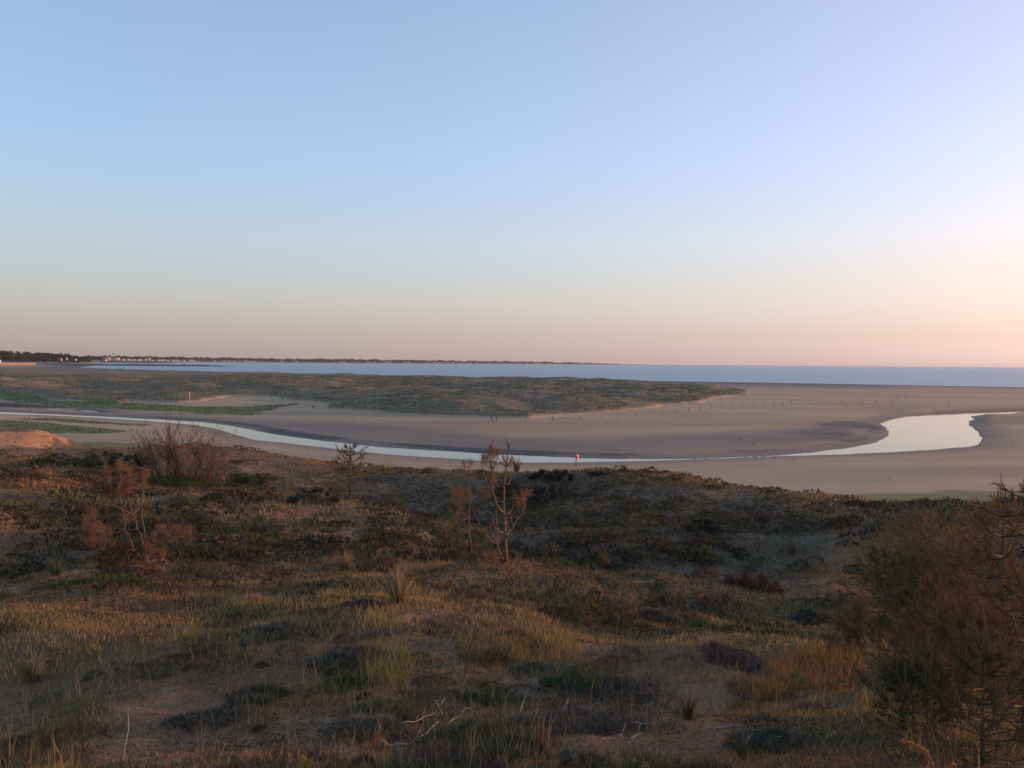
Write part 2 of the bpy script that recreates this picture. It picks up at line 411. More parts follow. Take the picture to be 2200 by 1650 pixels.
# control points of the foreground dunes: (column, row, forward distance)
CP = [(0, 1650, 3.5), (550, 1650, 3.5), (1100, 1650, 3.5), (1650, 1650, 3.5), (2200, 1650, 3.6),
      (0, 1500, 5.3), (600, 1500, 5.2), (1100, 1500, 5.2), (1600, 1500, 5.3), (2200, 1480, 5.9),
      (0, 1380, 6.8), (550, 1380, 7.0), (1100, 1380, 7.1), (1600, 1390, 7.0), (2000, 1380, 7.6),
      (0, 1300, 8.7), (600, 1300, 9.2), (1050, 1300, 9.4), (1450, 1305, 9.2), (1700, 1320, 9.0),
      (0, 1220, 12.0), (300, 1225, 12.2), (700, 1220, 13), (1085, 1218, 13.2), (1250, 1250, 12.0),
      (0, 1150, 15.3), (400, 1150, 16), (750, 1150, 17.5), (900, 1165, 17.8),
      (0, 1080, 19.5), (400, 1092, 20.5), (680, 1095, 22), (860, 1105, 22.8),
      (0, 1013, 27), (200, 1010, 28), (330, 1045, 26), (450, 1065, 25.5), (620, 1074, 25), (800, 1083, 24.5),
      (960, 1185, 20), (1000, 1150, 25.5), (920, 1110, 30),
      (150, 1000, 37), (400, 1045, 33), (560, 1055, 32), (250, 985, 42), (680, 1062, 32), (800, 1060, 33),
      (520, 965, 50), (600, 985, 47), (700, 1003, 44), (840, 1013, 42), (620, 1020, 40),
      (0, 968, 48), (150, 966, 50), (300, 965, 52), (430, 962, 54),
      (-100, 930, 60), (0, 926, 59), (60, 918, 59), (110, 936, 58), (140, 962, 57), (0, 964, 53),
      (1000, 1011, 42), (1150, 1008, 40), (1300, 1017, 39), (1450, 1026, 37), (1600, 1045, 34), (1750, 1062, 31), (1900, 1078, 29), (2100, 1088, 27), (2300, 1090, 26),
      (1000, 1100, 30), (1300, 1100, 28), (1600, 1110, 26.5), (1300, 1160, 22), (1150, 1205, 19), (1600, 1180, 21.5), (1250, 1245, 16.5), (1600, 1262, 16.5), (1850, 1240, 17),
      (2000, 1310, 9.5), (2250, 1300, 9.5), (2000, 1190, 16), (2250, 1180, 15)]
CPW = [tuple(at(*c)) for c in CP]
CPW += [(0, 0, 10.4), (0, -6, 10.6), (-10, -5, 10.2), (12, -5, 10.2), (12, 6, 9.2), (-14, 6, 9.2), (-30, 16, 7.8), (-45, 40, 6.4), (-60, 60, 5.5), (24, 14, 8.9), (34, 30, 9.3), (40, 26, 10.2), (46, 39, 10.6), (62, 46, 10.6),  # unseen dune off to the right, raised here to shade the valley
        (60, 20, 10.2), (40, -20, 9), (-40, -20, 9), (0, -40, 9), (80, -40, 6), (-80, 10, 7)]
for az, r1, z1, r2 in [(-48, 84, 1.2, 100), (-33, 80, 1.2, 96), (-20, 76, 1.0, 92), (-8, 62, 1.2, 78), (4, 58, 1.2, 74), (14, 54, 1.3, 72), (24, 50, 1.5, 70), (34, 47, 1.6, 66), (43, 75, 1.6, 95), (55, 100, 1.5, 120)]:
    a = math.radians(az)
    CPW += [(r1 * math.sin(a), r1 * math.cos(a), z1), (r2 * math.sin(a), r2 * math.cos(a), -2.5), (r2 * 1.5 * math.sin(a), r2 * 1.5 * math.cos(a), -6.0)]
CPW = np.array(CPW)
_c2 = 1.3 ** 2
def _kern(dx, dy): return np.sqrt(dx * dx + dy * dy + _c2)
_n = len(CPW)
_A = np.zeros((_n + 3, _n + 3))
_A[:_n, :_n] = _kern(CPW[:, None, 0] - CPW[None, :, 0], CPW[:, None, 1] - CPW[None, :, 1]) - 0.05 * np.eye(_n)
_A[:_n, _n] = 1; _A[:_n, _n + 1:] = CPW[:, :2]; _A[_n:, :_n] = _A[:_n, _n:].T
_w = np.linalg.solve(_A, np.concatenate([CPW[:, 2], np.zeros(3)]))
def dune_base(x, y):
    o = np.full(x.shape, -8.0)
    near = (x * x + y * y) < 150 ** 2
    xs, ys = x[near], y[near]; res = np.empty(len(xs))
    for i in range(0, len(xs), 40000):
        a, b = xs[i:i + 40000], ys[i:i + 40000]
        res[i:i + 40000] = _kern(a[:, None] - CPW[None, :, 0], b[:, None] - CPW[None, :, 1]) @ _w[:_n] + _w[_n] + _w[_n + 1] * a + _w[_n + 2] * b
    o[near] = res
    return o
def shore_t(x, y):                         # metres inland of the sea's edge (roughly perpendicular)
    return (np.interp(x, SHORE_X, SHORE_Y) - y + 6 * fbm(x, y, 90, 2, 5)) * 0.86
def terrain(x, y, full=False):
    x = np.asarray(x, float); y = np.asarray(y, float)
    sh = x.shape; x = x.ravel(); y = y.ravel()
    r = np.hypot(x, y)
    st = shore_t(x, y)
    z = -0.25 + np.where(st < 0, st * 0.02, 1.1 * (1 - np.exp(-np.maximum(st, 0) / 90.0)))
    z = np.maximum(z, -6)
    z += (0.10 * fbm(x, y, 30, 3, 2) + 0.045 * fbm(x * 0.5 + y * 0.1, y, 7, 3, 3)) * sstep(10, 80, st)
    far = y > 60
    rs = np.full(x.shape, 1e3); ps = np.full(x.shape, 1e3); sp = np.full(x.shape, 1e3); mud = np.full(x.shape, 1e3)
    m = far & (r < 900)
    wob = 0.35 * fbm(x[m], y[m], 4, 2, 9)
    rs[m] = poly_sdf(x[m], y[m], RIVER) + wob
    ps[m] = poly_sdf(x[m], y[m], side_pool) + wob * 2 + 3.0 * fbm(x[m], y[m], 9, 3, 14) + 1.2
    mud[m] = poly_sdf(x[m], y[m], RIV_MUD) + 3 * fbm(x[m], y[m], 14, 3, 4)
    m2 = (y > 120) & (r < 1500)
    sp[m2] = poly_sdf(x[m2], y[m2], SPIT) + (2.2 + 7 * sstep(30, 90, x[m2])) * fbm(x[m2], y[m2], 12, 4, 6)
    # river bed and banks (steeper cut bank at the right-hand bend)
    s = np.minimum(rs, ps + 0.0)
    u_, v_ = project(x, y, np.zeros_like(x))
    cut = sstep(1865, 2010, u_) * sstep(915, 900, v_)
    soft = 0.05 + np.maximum(z, 0.25) * (1 - np.exp(-np.maximum(s, 0) / 14.0))
    steep = 0.05 + 1.0 * sstep(0, 3.6, s) * np.exp(-np.maximum(s - 8, 0) / 80.0)
    bank = soft * (1 - cut) + np.maximum(soft, steep) * cut
    z = np.where(s < 60, np.where(s > 0, np.minimum(bank + 0.0, np.maximum(z, bank)), np.maximum(0.05 + s * 0.25, -0.8)), z)
    # spit dunes
    h = sstep(0.5, -2.5, sp) * 0.9 + sstep(-2, -35, sp) * 1.3
    hum = np.maximum(fbm(x, y, 30, 4, 11) + 0.15, -0.25) * 3.0 + fbm(x, y, 8, 3, 12) * 0.6
    far_damp = 1 - 0.45 * sstep(330, 520, y - 0.2 * x)
    z = z + np.where(sp < 1, h + hum * sstep(-1, -16, sp) * far_damp, 0)
    # foreground dunes
    db = dune_base(x, y)
    fade = sstep(1.5, 4.0, db)
    bump = ((0.32 + 0.16 * sstep(30, 22, r)) * fbm(x, y, 7.0, 3, 21) + (0.17 + 0.10 * sstep(30, 20, r)) * fbm(x, y, 2.3, 3, 22) + 0.075 * fbm(x, y, 0.55, 3, 23) * sstep(40, 15, r)) * fade * (0.62 + 0.38 * sstep(3, 12, r))
    db = db + bump
    k = 0.6
    hh = np.clip(0.5 + 0.5 * (db - z) / k, 0, 1)
    zz = z + (db - z) * hh + k * hh * (1 - hh) * np.where(db > -3, 1, 0)
    if not full: return zz.reshape(sh)
    fore = sstep(0.0, 1.2, db - z) * sstep(1.4, 2.6, zz)
    uu, vv = project(x, y, zz)
    wet = np.maximum(sstep(190, 90, st) * (st > -400), 0.0)
    wet = np.maximum(wet, sstep(9, 0, rs) * 0.75 * (s > -50)); wet = np.maximum(wet, sstep(6.0, -10.0, mud) * 0.7); wet = np.maximum(wet, sstep(6, 0, ps) * 0.9)
    wet = wet * (1 - cut * sstep(0.1, 0.6, zz))
    mdk = np.maximum(np.maximum(sstep(7.0, 1.0, rs) * sstep(2, -4, mud), 0.75 * sstep(34, 4, rs) * sstep(2, -6, mud) * sstep(15, 60, x) ), sstep(5, 0, ps) * 0.9); mdk = np.maximum(mdk, sstep(120, 50, st) * 0.85 * (st > -300))
    lush = np.zeros_like(x)
    mm = (y > 40) & (r < 400)
    for pl in LUSH: lush[mm] = np.maximum(lush[mm], sstep(2.5, -2.5, poly_sdf(x[mm], y[mm], pl) + 1.5 * fbm(x[mm], y[mm], 5, 2, 7)) * (0.75 if pl is LUSH[-1] else 1.0))
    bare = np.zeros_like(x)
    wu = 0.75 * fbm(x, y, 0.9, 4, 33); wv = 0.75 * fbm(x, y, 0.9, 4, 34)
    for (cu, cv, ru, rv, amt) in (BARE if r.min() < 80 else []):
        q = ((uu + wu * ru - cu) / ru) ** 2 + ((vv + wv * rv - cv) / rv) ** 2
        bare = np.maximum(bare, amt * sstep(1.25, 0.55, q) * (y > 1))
    spit = sstep(1.0, -3.0, sp)
    holl = np.zeros_like(x); mh = (y > 8) & (r < 90)  # hollow mask: greener growth, with shade also worked into the colours
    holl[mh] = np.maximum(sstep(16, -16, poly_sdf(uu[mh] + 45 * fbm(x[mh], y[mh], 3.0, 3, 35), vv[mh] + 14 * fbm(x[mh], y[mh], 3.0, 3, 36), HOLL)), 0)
    return zz, dict(mud=mdk * (1 - cut), holl=holl, fore=fore, wet=wet * (1 - spit), lush=lush, spit=spit, bare=bare), db - z
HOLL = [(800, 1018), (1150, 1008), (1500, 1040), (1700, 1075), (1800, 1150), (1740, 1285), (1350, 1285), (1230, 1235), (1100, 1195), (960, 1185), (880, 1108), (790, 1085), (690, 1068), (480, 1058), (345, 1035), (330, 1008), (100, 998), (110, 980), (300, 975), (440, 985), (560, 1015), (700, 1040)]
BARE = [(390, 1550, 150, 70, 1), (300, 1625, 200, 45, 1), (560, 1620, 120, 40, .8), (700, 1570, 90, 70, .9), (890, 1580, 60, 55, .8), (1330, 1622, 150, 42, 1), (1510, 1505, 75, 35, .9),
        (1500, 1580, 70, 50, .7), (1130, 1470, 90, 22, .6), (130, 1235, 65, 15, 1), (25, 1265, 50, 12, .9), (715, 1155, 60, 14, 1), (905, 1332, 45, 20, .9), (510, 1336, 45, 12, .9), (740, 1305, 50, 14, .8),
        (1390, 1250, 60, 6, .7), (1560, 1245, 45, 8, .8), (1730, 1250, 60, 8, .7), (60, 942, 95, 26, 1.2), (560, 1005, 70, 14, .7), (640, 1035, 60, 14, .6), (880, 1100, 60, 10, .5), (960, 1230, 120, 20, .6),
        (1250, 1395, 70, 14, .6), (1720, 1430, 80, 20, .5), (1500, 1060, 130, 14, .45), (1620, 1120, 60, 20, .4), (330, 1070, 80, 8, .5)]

# one ground sheet: rings around the viewpoint, finest where the photograph looks
def build_ground():
    az = np.radians(np.concatenate([np.linspace(-180, -60, 40, endpoint=False), np.linspace(-60, -42, 40, endpoint=False), np.linspace(-42, 42, 560, endpoint=False),
                                    np.linspace(42, 60, 40, endpoint=False), np.linspace(60, 180, 40)]))
    rr = np.concatenate([[0.6], np.geomspace(1.2, 90, 310, endpoint=False), np.geomspace(90, 620, 235, endpoint=False), np.geomspace(620, 3200, 50)])
    A, R = np.meshgrid(az, rr)
    X = R * np.sin(A); Y = R * np.cos(A)
    z, at_, _ = terrain(X.ravel(), Y.ravel(), True)
    nr, na = A.shape
    idx = np.arange(nr * na).reshape(nr, na)
    q = np.stack([idx[:-1, :-1], idx[:-1, 1:], idx[1:, 1:], idx[1:, :-1]], -1).reshape(-1, 4)
    v = np.stack([X.ravel(), Y.ravel(), z], 1)
    c = idx[0]
    v = np.concatenate([v, [[0, 0, float(z[:na].mean())]]])
    f3 = np.stack([c[:-1], np.full(na - 1, nr * na), c[1:]], 1)[:, ::-1]
    attrs = {k: np.concatenate([a, [a[0]]]) for k, a in at_.items()}
    q = q[:, ::-1]
    # drop what lies under the open sea or wholly behind the horizon of the land
    zc = v[q].mean(1)[:, 2]
    q = q[zc > -4.0]
    me = new_mesh('ground', v, [q, f3], (M_GROUND,), attrs, smooth=True)
    return add_obj('ground', me, kind='structure', label='sand and dune ground of beach, spit and foreground slope')
build_ground()

def hit(u, v, tmax=400):                   # where the line of sight meets the ground
    d = ray(u, v); d = d / np.linalg.norm(d)
    t = np.geomspace(1.5, tmax, 420)
    P = CAM + d * t[:, None]
    g = P[:, 2] - terrain(P[:, 0], P[:, 1])
    i = np.argmax(g < 0)
    if g[i] >= 0: return on_plane(u, v, 0.8)
    t2 = np.linspace(t[max(i - 1, 0)], t[i], 30); P = CAM + d * t2[:, None]
    g = P[:, 2] - terrain(P[:, 0], P[:, 1]); j = np.argmax(g < 0)
    return P[j]
def zat(x, y): return float(terrain(np.array([x]), np.array([y]))[0])

# river and sea sheets
v = np.array([(-260, 88, 0), (330, 88, 0), (330, 330, 0), (-260, 330, 0)], float)
add_obj('river_water', new_mesh('river_water', v, [np.array([[0, 1, 2, 3]])], (M_RIVER,)), kind='structure', label='smooth river water winding across the beach')
sx = np.linspace(-1, 1, 40)
SEAZ = -0.25
v = np.array([(-26000, 300, SEAZ), (26000, -13000, SEAZ), (26000, 26000, SEAZ), (-26000, 26000, SEAZ), (260, 300, SEAZ)], float)
add_obj('sea_water', new_mesh('sea_water', v, [np.array([[0, 4, 2, 3]]), np.array([[4, 1, 2]])], (M_SEA,)), kind='structure', label='open sea reaching the horizon')
# thin line of surf along the sea's edge
xs = np.linspace(-620, 420, 420); ys = np.interp(xs, SHORE_X, SHORE_Y)
for _ in range(12): ys = ys + shore_t(xs, ys) / 0.86 * 0.8
fw = 9 + 14 * vnoise(xs / 30, xs * 0, 5)
v = np.concatenate([np.stack([xs, ys - 1.0, np.full(len(xs), SEAZ + .05)], 1), np.stack([xs + .3, ys + fw, np.full(len(xs), SEAZ + .03)], 1)]); nx = len(xs); i_ = np.arange(nx - 1)
M_FOAM = mat_solid('surf_foam', .8, .3, .2)
add_obj('surf', new_mesh('surf', v, [np.stack([i_, i_ + 1, nx + i_ + 1, nx + i_], 1)], (M_FOAM,), {'col': np.tile((.62, .62, .64), (2 * nx, 1))}), kind='stuff', label='thin pale line of surf along the beach')
# the evening air over land and sea
def build_haze():
    m = bpy.data.materials.new('haze'); m.use_nodes = True; nt = m.node_tree
    for n in list(nt.nodes): nt.nodes.remove(n)
    out = nt.nodes.new('ShaderNodeOutputMaterial'); p = nt.nodes.new('ShaderNodeVolumePrincipled')
    p.inputs['Color'].default_value = (0.80, 0.80, 0.88, 1); p.inputs['Density'].default_value = 3.0e-5; p.inputs['Anisotropy'].default_value = 0.2
    L(nt, p.outputs[0], out.inputs['Volume'])
    mb = MB(); mb.box((0, 6000, 28), (56000, 44000, 70)); o = add_obj('haze', mb.mesh('haze', m), kind='stuff', label='thin evening haze over the bay')
build_haze()
#@@OBJECTS@@
# ------------------------------------------------------------------ distance: wooded hill, far shore, town
def ordinal(n):
    w = ['first', 'second', 'third', 'fourth', 'fifth', 'sixth', 'seventh', 'eighth', 'ninth', 'tenth', 'eleventh', 'twelfth', 'thirteenth', 'fourteenth', 'fifteenth', 'sixteenth',
         'seventeenth', 'eighteenth', 'nineteenth', 'twentieth']
    if n < 20: return w[n]
    t = {2: 'twenty', 3: 'thirty', 4: 'forty', 5: 'fifty', 6: 'sixty'}[(n + 1) // 10]
    return t.replace('ty', 'tieth') if (n + 1) % 10 == 0 else t + '-' + w[(n + 1) % 10 - 1]
def pt_at(u, d, z):                        # point at column u, forward distance d, height z
    r_ = ray(u, IH / 2); return np.array([CAM[0] + r_[0] / r_[1] * d, CAM[1] + d, z])

def leaf_cloud(mb, centres, radii, per, size, cols, squash=0.8, seed=1):
    """leaf-sized triangles spread through many lumpy crowns"""
    g = np.random.default_rng(seed)
    n = len(centres)
    c = np.repeat(centres, per, 0); r = np.repeat(radii, per)
    d = g.normal(size=(n * per, 3)); d /= np.linalg.norm(d, axis=1)[:, None]
    rad = r * g.uniform(0.45, 1.0, n * per) ** 0.5 * (0.8 + 0.25 * np.sin(d[:, 0] * 5 + np.repeat(g.uniform(0, 6, n), per)) * np.cos(d[:, 2] * 4))
    p = c + d * rad[:, None] * np.array([1, 1, squash])
    a = g.normal(size=p.shape); a /= np.linalg.norm(a, axis=1)[:, None]
    b = np.cross(a, d + 0.01); b /= np.linalg.norm(b, axis=1)[:, None] + 1e-9
    s = (size * g.uniform(0.6, 1.4, len(p)))[:, None] if np.isscalar(size) else (np.repeat(size, per) * g.uniform(0.6, 1.4, len(p)))[:, None]
    col = np.repeat(cols, per, 0) * g.uniform(0.65, 1.35, (len(p), 1))
    mb.tris(p + a * s, p - a * s * 0.6 + b * s * 0.8, p - a * s * 0.5 - b * s * 0.8, np.clip(col, 0, 1))

HILL = [(-700, 1500, 22), (-300, 1600, 22), (0, 1750, 23), (40, 1780, 23), (100, 1850, 19), (150, 1950, 14), (190, 2300, 13), (215, 2700, 11)]
COAST = [(190, 3000, 17), (230, 3400, 20), (300, 3700, 18), (370, 4100, 20), (430, 5000, 22), (600, 5300, 19), (800, 5600, 18), (930, 5800, 18), (1050, 6500, 16), (1150, 7200, 15), (1250, 8000, 10), (1300, 8400, 6), (1340, 8800, 2.0), (1400, 9300, 0.8)]
def land_ribbon(name, line, widths, mat, label):
    us = np.array([l[0] for l in line], float); fine = np.linspace(us[0], us[-1], 260)
    d = np.interp(fine, us, [l[1] for l in line]); h = np.interp(fine, us, [l[2] for l in line])
    vs = []; 
    for k, (off, frac) in enumerate(widths):
        row = np.array([pt_at(u, dd + off, -0.6 if frac <= 0 else hh * frac * (0.9 + 0.18 * float(vnoise(u / 23.0, k * 1.7, 3)))) for u, dd, hh in zip(fine, d, h)])
        vs.append(row)
    nr, nc = len(vs), len(fine); idx = np.arange(nr * nc).reshape(nr, nc)
    q = np.stack([idx[:-1, :-1], idx[:-1, 1:], idx[1:, 1:], idx[1:, :-1]], -1).reshape(-1, 4)
    v = np.concatenate(vs)
    col = np.tile(np.array([0.09, 0.085, 0.06]), (len(v), 1)); col[:nc * 2] = (0.20, 0.16, 0.125)
    return add_obj(name, new_mesh(name, v, [q], (mat,), {'col': col}, smooth=True), kind='structure', label=label)
M_LAND = mat_solid('distant_land', 0.9, 0.02, 0.4)
land_ribbon('wooded_hill', HILL, [(-140, 0), (-60, 0.14), (0, 0.3), (120, 0.8), (260, 1.0), (500, 0.6), (800, 0)], M_LAND, 'low wooded hill behind the bay')
land_ribbon('far_shore', COAST, [(-30, 0), (10, 0.1), (60, 0.25), (200, 0.55), (420, 0.8), (800, 0.7), (1400, 0)], M_LAND, 'low far shore across the bay')

def wood_mass(name, line, n, tree_h, depth_rng, fracs, per, leaf, label, seed, dens_skip=0.0):
    g = np.random.default_rng(seed); mb = MB()
    us = np.array([l[0] for l in line], float)
    u = g.uniform(us[0], us[-1] - 20, n); d0 = np.interp(u, us, [l[1] for l in line]); h = np.interp(u, us, [l[2] for l in line])
    t = g.uniform(0, 1, n); off = depth_rng[0] + (depth_rng[1] - depth_rng[0]) * t
    gz = h * (fracs[0] + (fracs[1] - fracs[0]) * t)
    hh = tree_h * g.uniform(0.6, 1.25, n) * (0.75 + 0.4 * vnoise(u / 9.0, u * 0, 8)) * np.clip(h / 8.0, 0.25, 1.0)
    c = np.array([pt_at(uu, dd + oo, zz + q * 0.55) for uu, dd, oo, zz, q in zip(u, d0, off, gz, hh)])
    cols = np.array([0.034, 0.042, 0.028]) * g.uniform(0.7, 1.5, (n, 1)) + g.uniform(0, 0.012, (n, 1)) * np.array([1, .7, .3])
    leaf_cloud(mb, c, hh * 0.55, per, leaf * hh / tree_h, cols, 0.9, seed + 1)
    return add_obj(name, mb.mesh(name, M_FAR), kind='stuff', label=label)
wood_mass('hill_wood', HILL, 1500, 13, (-40, 330), (0.2, 1.0), 46, 1.9, 'dark far-off wood covering the hill', 31)
wood_mass('shore_wood', COAST, 3000, 15, (90, 450), (0.35, 0.9), 20, 3.6, 'thin far-off line of trees along the far shore', 32)

def far_tree(u, d, base_z, h, w, label, seed, col=(0.030, 0.038, 0.028)):
    g = np.random.default_rng(seed)
    p = pt_at(u, d, base_z)
    t = thing('shore_tree', p, label, 'tree', 'trees standing out along the shore')
    mb = MB(); mb.tube([(0, 0, -0.5), (0.1, 0, h * 0.3), (0.25, 0, h * 0.7)], [h * .035, h * .028, h * .012], 6, (0.06, 0.045, 0.035))
    for k in range(4):
        a = k * 1.6 + seed; mb.tube([(0.1, 0, h * (.28 + .08 * k)), (math.cos(a) * w * .3, math.sin(a) * w * .3, h * (.5 + .08 * k))], [h * .014, h * .005], 4, (0.06, 0.045, 0.035))
    add_obj('trunk', mb.mesh('trunk', M_BARK), t)
    mb = MB(); nl = 16
    c = np.stack([g.normal(0, w * .22, nl), g.normal(0, w * .22, nl), h * (0.42 + 0.5 * g.uniform(0, 1, nl))], 1)
    leaf_cloud(mb, c, w * 0.22 * g.uniform(.7, 1.2, nl), 42, w * 0.055, np.array(col) * g.uniform(.7, 1.4, (nl, 1)), .8, seed)
    add_obj('crown', mb.mesh('crown', M_FAR), t)
for (u, d, z, h, w, lab) in [(38, 1880, 17, 14, 13, 'tallest dark round tree on the left wooded hill'), (83, 1930, 15, 11, 8, 'small pointed dark tree on the hill skyline'),
                             (113, 2000, 13, 10, 14, 'broad flat dark tree midway down the hill skyline'), (166, 2200, 10, 12, 8, 'dark round tree above the lone white house'),
                             (183, 2350, 10.5, 12, 11, 'wide dark tree next to the hill end above the bay'), (128, 1700, 1.5, 11, 10, 'dark bushy tree at the foot of the hill by the shore'),
                             (166, 1760, 1.0, 9, 9, 'second bushy tree at the hill foot, nearer the reef')]:
    far_tree(u, d, z, h, w, lab, int(u))

# houses: (column, distance, base height, width, depth, wall height, wall colour, roof colour, flat?, words)
WHITE, CREAM, PINK, YEL = (0.50, 0.48, 0.46), (0.48, 0.42, 0.34), (0.42, 0.29, 0.23), (0.50, 0.38, 0.19)
TILE, SLATE = (0.32, 0.13, 0.075), (0.12, 0.11, 0.12)
def house(u, d, z, w, dp, h, wall, roof, label, group, rot=0.0, roof_h=None):
    p = pt_at(u, d, z)
    t = thing('house', p, label, 'house', group); t.rotation_euler.z = rot
    mb = MB(); mb.box((0, 0, h / 2 - 1.5), (w, dp, h + 3.0), 0, wall); add_obj('wall', mb.mesh('wall', M_HOUSE), t)
    rh = roof_h or dp * 0.22; o = 0.35; mb = MB()
    v = [(-w / 2 - o, -dp / 2 - o, h), (w / 2 + o, -dp / 2 - o, h), (w / 2 + o, dp / 2 + o, h), (-w / 2 - o, dp / 2 + o, h), (-w / 2 - o, 0, h + rh), (w / 2 + o, 0, h + rh)]
    mb.add(v, [(0, 4, 3), (1, 2, 5)], [(0, 1, 5, 4), (2, 3, 4, 5), (3, 2, 1, 0)], roof)
    r = add_obj('roof', mb.mesh('roof', M_HOUSE), t)
    mb = MB(); mb.box((w * 0.3, 0, h + rh), (0.7, 0.7, 2.0), 0, wall); add_obj('chimney', mb.mesh('chimney', M_HOUSE), r)
    mb = MB()
    return t
town = [(230.5, 3350, 12, 26, 14, 9, PINK, TILE, 'large pink house block at the left end of the town'), (226.5, 3150, 7, 13, 9, 5.5, WHITE, TILE, 'white gabled house below the large pink block'),
        (247, 3420, 12, 38, 13, 7, CREAM, TILE, 'long cream building under the water tower'), (262, 3450, 9.5, 20, 11, 5.5, PINK, TILE, 'low orange house right of the long cream building')]
i = 0
for u in (265.5, 274.5, 281, 288, 296.5, 301):
    town.append((u, 3480 + (i % 3) * 40, 8.5 + (i % 2) * 1.6, 11 + (i % 3) * 2, 9, 5.5, WHITE, (TILE, SLATE)[i % 2], f'small white town house, {ordinal(i)} in the row before the yellow one')); i += 1
town += [(311.5, 3600, 9, 15, 10, 7, YEL, TILE, 'yellow house in the middle of the town'), (319, 3650, 10.5, 19, 12, 12, PINK, SLATE, 'tall pink house block beside the yellow house')]
i = 0
for u in (328, 339.5, 345, 350.5, 359, 370, 376, 382, 393.5, 410, 415.5):
    town.append((u, 3900 + i * 25, 8 + (i % 2) * 1.2, 13 + (i * 5 % 7), 9, 5.0, (WHITE, WHITE, CREAM)[i % 3], (TILE, SLATE, TILE)[i % 3], f'small pale house right of the tall pink block, {ordinal(i)} along the quay')); i += 1
for (u, d, z, w, dp, h, wc, rc, lab) in town: house(u, d, z, w, dp, h, wc, rc, lab, 'houses of the town across the bay', 0.25)
for k, (u, d, z, w, wc, lab) in enumerate([(129, 1880, 9.5, 10, CREAM, 'long pale house half hidden in the hill wood'), (143.5, 1960, 12.5, 3.2, WHITE, 'tiny white gable on the hill skyline'), (162.5, 2080, 9.5, 6, WHITE, 'lone white house with red roof on the hill side'),
                                           (191, 2380, 11, 7, WHITE, 'white pointed gable near the right end of the hill'), (-1, 1740, 5.5, 6, WHITE, 'white house corner at the left picture edge')]):
    house(u, d - 60, z, w, w * .8, 3.4, wc, TILE, lab, 'houses on the wooded hill', 0.5 + k)
cs_u = np.array([c[0] for c in COAST], float); cs_d = np.array([c[1] for c in COAST]); cs_h = np.array([c[2] for c in COAST])
fs = [460, 480, 489, 500.5, 513, 526.5, 533, 543.5, 605, 635, 731, 740, 789, 803, 830, 837, 868, 877, 915, 932, 942, 952, 961, 971, 985, 1006, 1023, 1036, 1046, 1081, 1091, 1114, 1131, 1141, 1149, 1158, 1181, 1205, 1215, 1236, 1250, 1263, 1275]
for i, u in enumerate(fs):
    d = float(np.interp(u, cs_u, cs_d)); hh = float(np.interp(u, cs_u, cs_h))
    wc = PINK if i in (2, 4) else YEL if i in (27, 28, 33) else CREAM if i in (10, 11, 25) else WHITE
    house(u, d + 70, max(hh * 0.26, 1.2), 16 + (i * 7 % 11) + d / 900, 10, 5.0 + (i % 3), wc, (TILE, SLATE)[i % 2],
          f'{"yellow" if wc == YEL else "pink" if wc == PINK else "cream" if wc == CREAM else "white"} house on the far shore, {ordinal(i)} from the left', 'houses scattered along the far shore', 0.2)

# water tower above the town
p = pt_at(245, 3700, 14)
t = thing('water_tower', p, 'slim grey water tower with flared top standing above the town', 'tower')
mb = MB(); mb.tube([(0, 0, -4), (0, 0, 14), (0, 0, 23)], [2.3, 2.0, 1.9], 16, (0.45, 0.43, 0.42)); add_obj('shaft', mb.mesh('shaft', M_HOUSE, True), t)
mb = MB(); mb.tube([(0, 0, 22.5), (0, 0, 24.5), (0, 0, 26.5), (0, 0, 29), (0, 0, 30)], [1.9, 3.2, 4.6, 5.0, 4.2], 18, (0.36, 0.34, 0.34)); add_obj('tank', mb.mesh('tank', M_HOUSE, True), t)
mb = MB(); mb.tube([(0, 0, 30), (0, 0, 33)], [.18, .1], 6, (.2, .2, .2)); add_obj('mast', mb.mesh('mast', M_HOUSE), t)

# rocky reef, breakwater
def rock_strip(name, us, d0, width, hmax, label, cat, kindcol=(0.035, 0.033, 0.034), seed=3):
    n = 160; u = np.linspace(us[0], us[1], n); m = 9; vs = []
    for i, uu in enumerate(u):
        e = min(1, (n - 1 - i) / 25.0, (i + 3) / 10.0) ** 0.7
        for j in range(m):
            s = j / (m - 1) * 2 - 1
            p = pt_at(uu, d0 + s * width * (0.55 + 0.45 * e) + 14 * float(fbm(np.array(uu), np.array(0.0), 60, 2, seed)), 0)
            z = SEAZ - 0.4 + (hmax + 0.4) * max(0, 1 - s * s) * e * (0.45 + 0.9 * float(vnoise(uu / 2.3, j * 1.3, seed)))
            vs.append((p[0], p[1], z))
    idx = np.arange(n * m).reshape(n, m)
    q = np.stack([idx[:-1, :-1], idx[1:, :-1], idx[1:, 1:], idx[:-1, 1:]], -1).reshape(-1, 4)
    o = add_obj(name, new_mesh(name, np.array(vs), [q], (M_ROCK,), {'col': np.tile(np.array(kindcol), (n * m, 1))}), label=label, cat=cat)
    return o
rock_strip('rocky_reef', (95, 500), 1640, 50, 3.2, 'long dark rocky reef lying in the bay', 'reef')
rock_strip('breakwater', (195, 372), 3150, 26, 4.2, 'grey stone breakwater in front of the town', 'breakwater', (0.10, 0.095, 0.09), 5)
rock_strip('rock_shelf', (283, 332), 2300, 20, 0.8, 'short dark rock shelf between reef and breakwater', 'rock', seed=9)
